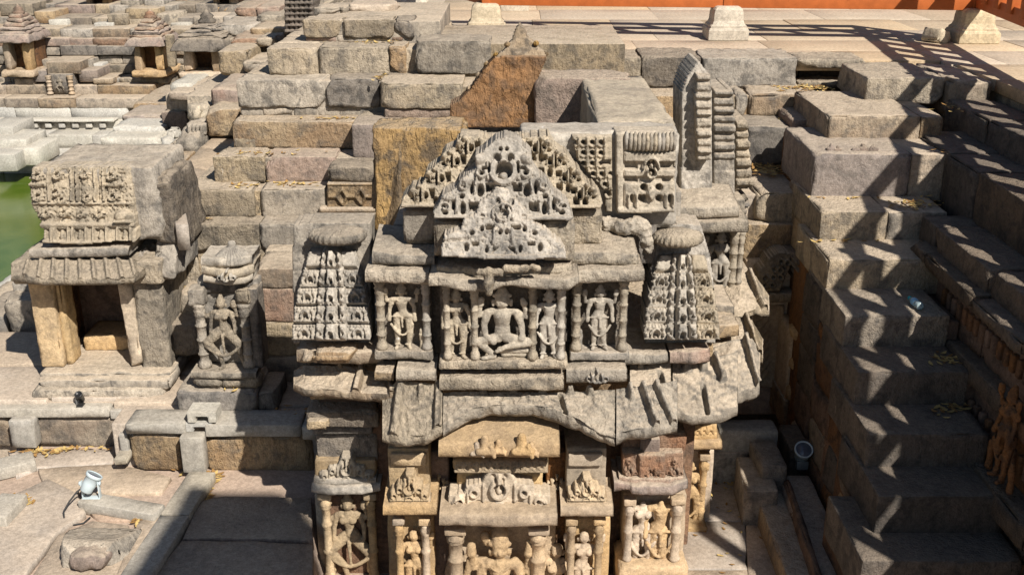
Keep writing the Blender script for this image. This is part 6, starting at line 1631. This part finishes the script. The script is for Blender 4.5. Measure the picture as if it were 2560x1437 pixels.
# front facing piece of wall with drapery panel and carved pilaster
ya = YU[2]*tn(412)/tn(472)-.2
blk('wall_panel', 1850, 1990, 650, 1010, ya, .4, M['warm'], LW, res=.1, zb=FZ)
r = Rel(1884, 1960, 762, 965, ya-.01, step=2.6)
for k in range(11): r.ring(1868, 740+k*22, 52, 6, .03, 285, 350, sq=.8)
r.box(1880, 1890, 760, 965, .03); r.box(1948, 1960, 760, 965, .04); r.box(1880, 1960, 950, 965, .05)
r.build('drapery_panel', LW, M['warm'], .1)
yb_ = ya-.45
blk('pilaster', 1968, 2044, 830, 1000, yb_, .5, M['warm'], LW, res=.05, r=.03, amp=.012)
lathe('pilaster_shaft', [(.13, 0), (.13, .1), (.10, .14), (.10, .30), (.13, .33), (.13, .38), (.10, .42), (.10, .60), (.14, .64), (.16, .72)], 12, M['warm'], LW, (W(2005, 900, yb_)[0], yb_-.02, Zat(990, yb_)), rough=.006)
for k, v in enumerate(range(652, 812, 19)): blk('moulding', 1988+k*3, 2048+(k % 3)*4, v, v+14, yb_+.05-.02*(k % 2), .5, M['dark'], LW, r=.02, amp=.012, chip=.03, res=.05)
blk('pilaster_base', 1955, 2050, 1000, 1070, yb_-.05, .7, M['brown'], LW, res=.06, r=.03, amp=.015)
# carved bracket stone with scroll lattice
r = Rel(1888, 1984, 628, 735, ya-.14, ya-.2, step=2.4); r.h[:] = .02
r.mask([(1892, 675), (1910, 662), (1918, 645), (1945, 628), (1978, 632), (1980, 660), (1966, 690), (1950, 728), (1900, 732), (1896, 700)])
for (u, v) in ((1912, 712), (1930, 712), (1912, 694), (1932, 692), (1950, 674), (1934, 672), (1952, 654), (1968, 656), (1950, 692)): r.ring(u, v, 7, 4.5, .05); r.ehole(u, v, 3, 3.4, .02)
r.build('carved_bracket', LW, M['buff'], .25, rough=.006)
blk('bracket_ledge', 1900, 1990, 735, 758, ya-.2, .35, M['buff'], LW, res=.05)

GU = thing('gutter', 'stepped stone gutter and blocks along the foot of the right wall', 'gutter')
def gbox(u0, v0, u1, v1, w, z0, z1, k, nm='gutter_stone'):
    a, b = G(u0, v0, z1), G(u1, v1, z1); d = b-a; L = np.linalg.norm(d); an = math.atan2(d[1], d[0]); c = (a+b)/2
    return stone(nm, c[0]-L/2, c[0]+L/2, c[1]-w/2, c[1]+w/2, z0, z1, M[k], GU, r=.02, amp=.008, chip=.03, res=.08, rz=an)
gbox(1905, 1165, 2030, 1470, .30, FZ-.05, FZ+.20, 'brown'); gbox(1985, 1185, 2110, 1470, .26, FZ-.05, FZ+.30, 'mauve'); gbox(1968, 1195, 2062, 1470, .05, FZ, FZ+.34, 'dim')
gbox(1880, 1140, 1905, 1225, .28, FZ-.05, FZ+.34, 'brown', 'gutter_block')
gbox(1905, 1100, 1938, 1165, .22, FZ-.0, FZ+.46, 'greyd', 'gutter_block')
gbox(1790, 1062, 1940, 1062, .25, FZ-.05, FZ+.50, 'kerb', 'gutter_block'); gbox(1770, 1120, 1870, 1118, .2, FZ-.05, FZ+.30, 'grey', 'gutter_block')
gbox(1960, 1090, 2090, 1090, .5, FZ-.05, FZ+.42, 'dark', 'gutter_block')
# round in-ground lamp
t = thing('round_lamp', 'round grey lamp with dark lens standing in the shaded gutter', 'lamp')
p = G(2006, 1172, FZ+.30); ax = Vector((-.05, -.55, .8)).normalized().to_track_quat('Z', 'Y')
for nm, prof, k in (('lamp_body', [(.001, -.14), (.05, -.14), (.062, -.10), (.068, 0), (.078, .01), (.080, .04), (.070, .04), (.066, .03)], 'lampg'), ('lens', [(.001, .028), (.067, .028), (.067, .032), (.001, .034)], 'glass')):
    o = lathe(nm, prof, 28, M[k], t, (p[0], p[1]+.03, p[2]+.16), rough=.0003); o.rotation_mode = 'QUATERNION'; o.rotation_quaternion = ax
stone('lamp_bracket', p[0]-.05, p[0]+.05, p[1], p[1]+.06, p[2]-.01, p[2]+.07, M['iron'], t, r=.004, amp=0, chip=0, res=.3)
# plastic bottle lying on the step
t = thing('plastic_bottle', 'small clear plastic bottle with turquoise cap lying on a right-hand step', 'bottle')
zt_ = Zat(790, YR[5]); q = G(2292, 768, zt_)
o = lathe('bottle_body', [(.001, 0), (.026, 0), (.031, .008), (.031, .055), (.029, .06), (.031, .065), (.031, .125), (.026, .145), (.014, .168), (.0125, .178)], 20, M['pet'], t, rough=0); o.location = (q[0], q[1]-.07, zt_+.034); o.rotation_euler = (math.radians(-90), 0, math.radians(6))
l = lathe('bottle_label', [(.0315, .066), (.0318, .067), (.0318, .118), (.0315, .119)], 20, M['label'], t, rough=0); l.location = o.location; l.rotation_euler = o.rotation_euler
c_ = lathe('bottle_cap', [(.001, .200), (.0155, .200), (.0165, .196), (.0165, .176), (.0145, .175)], 18, M['cap'], t, rough=0); c_.location = o.location; c_.rotation_euler = o.rotation_euler

# carved figure on the face of the right-hand bank
fuse('carved_figure', standing(True, .05, True, True, 'four')+attendants(), M['dim'], RB, (3.40, 6.6, 1.0), .72, vox=.009, rough=.004, flat=.9, yaw=-math.pi/2)
# ================================================================ unseen tower added behind the viewer to shade the lower left floor
nb = thing('shadow_caster', 'unseen tall stone stack added behind the viewer as a shadow caster', 'shadow caster')
ztop = 9.7; x0 = 2.25
for k, (a, b, z0, z1) in enumerate([(.25, 1.5, -.9, 8.2), (0, 1.5, 8.2, 8.75), (.3, 1.5, 8.75, 9.2), (.62, 1.5, 9.2, ztop)]):
    stone('caster_course', x0+a, x0+b, -1.1, -.4, z0, z1, M['grey'], nb, r=.05, amp=.03, chip=.05, res=.3)

# ================================================================ fallen leaves
rl = random.Random(11); LV, LF, LM = [], [], []
def leaf(p, s, mi):
    a = rl.uniform(0, 6.28); ca, sa = math.cos(a), math.sin(a); cu = rl.uniform(.1, .5)*s; ti = rl.uniform(-.35, .35)
    pts = [(-.5, 0, .2), (-.18, .17, .02), (.15, .15, 0), (.5, 0, .25), (.15, -.15, .05), (-.18, -.17, .05), (0, 0, -.02)]
    b = len(LV)
    for (x, y, z) in pts:
        x *= s; y *= s; LV.append((p[0]+x*ca-y*sa, p[1]+x*sa+y*ca, p[2]+.008+max(0, z*cu+x*ti*.5+.3*abs(ti)*s)))
    for i in range(6): LF.append((b+i, b+(i+1) % 6, b+6)); LM.append(mi)
def patch(u, v, z, n, su, sv, s=.07):
    for _ in range(int(n*1.8)):
        p = G(u+rl.gauss(0, su), v+rl.gauss(0, sv), z); leaf(p, s*rl.uniform(.7, 1.4), 0 if rl.random() < .55 else 1)
zA, zB_, zC = Zat(560, YL[6]), Zat(475, YL[5]), Zat(393, YL[4])
patch(455, 632, Zat(642, 10.05), 40, 18, 6); patch(440, 722, Zat(740, 9.75), 36, 16, 5); patch(425, 832, Zat(812, 9.45)-.2, 26, 12, 10); patch(500, 548, zA, 10, 20, 4); patch(620, 465, zB_, 8, 40, 4); patch(720, 462, zB_, 16, 40, 4); patch(660, 384, zC, 14, 50, 3)
patch(840, 297, Zat(305, YL[3]), 14, 40, 2); patch(950, 195, Zat(200, YL[2]), 12, 10, 5); patch(930, 108, Zat(120, YL[1]), 12, 50, 2)
patch(505, 1225, 0, 60, 14, 26); patch(498, 1262, 0, 50, 12, 14); patch(530, 1195, 0, 24, 12, 12); patch(110, 1130, .03, 26, 30, 4); patch(220, 1124, .03, 14, 40, 4); patch(60, 1252, .04, 16, 14, 8); patch(345, 1302, .03, 12, 6, 10); patch(452, 1165, 0, 10, 14, 8)
patch(720, 1035, .46, 18, 20, 6); patch(580, 972, Zat(978, YS-.1), 3, 10, 3)
zu1 = Zat(236, YU[1]); zu2 = Zat(318, YU[2])
patch(2020, 222, zu1, 60, 40, 5); patch(2000, 300, zu2, 40, 26, 5); patch(1920, 425, Zat(470, y4), 60, 24, 8); patch(2010, 440, Zat(470, y4), 30, 20, 10); patch(2410, 270, Zat(290, YR[1]), 30, 25, 6); patch(2380, 370, Zat(385, YR[2]), 40, 30, 8); patch(2300, 512, Zat(530, YR[3]), 30, 30, 8); patch(2100, 604, Zat(650, YR[4]), 6, 50, 2); patch(2120, 496, Zat(530, YR[3]), 5, 60, 2)
patch(1830, 1195, FZ, 40, 30, 8, .05); patch(1870, 1260, FZ, 18, 40, 30, .05); patch(1820, 1370, FZ, 8, 40, 40, .05); patch(2380, 1020, Zat(1085, YR[7]), 20, 20, 10); patch(2370, 900, Zat(930, YR[6]), 16, 30, 10)
me = bpy.data.meshes.new('fallen_leaves'); me.from_pydata(LV, [], LF); me.materials.append(M['leaf']); me.materials.append(M['leafd']); me.polygons.foreach_set("material_index", LM); me.update()
o = bpy.data.objects.new('fallen_leaves', me); C.objects.link(o); tag(o, 'dry yellow fallen leaves lying in drifts on steps and floor', 'leaves', None, 'stuff')
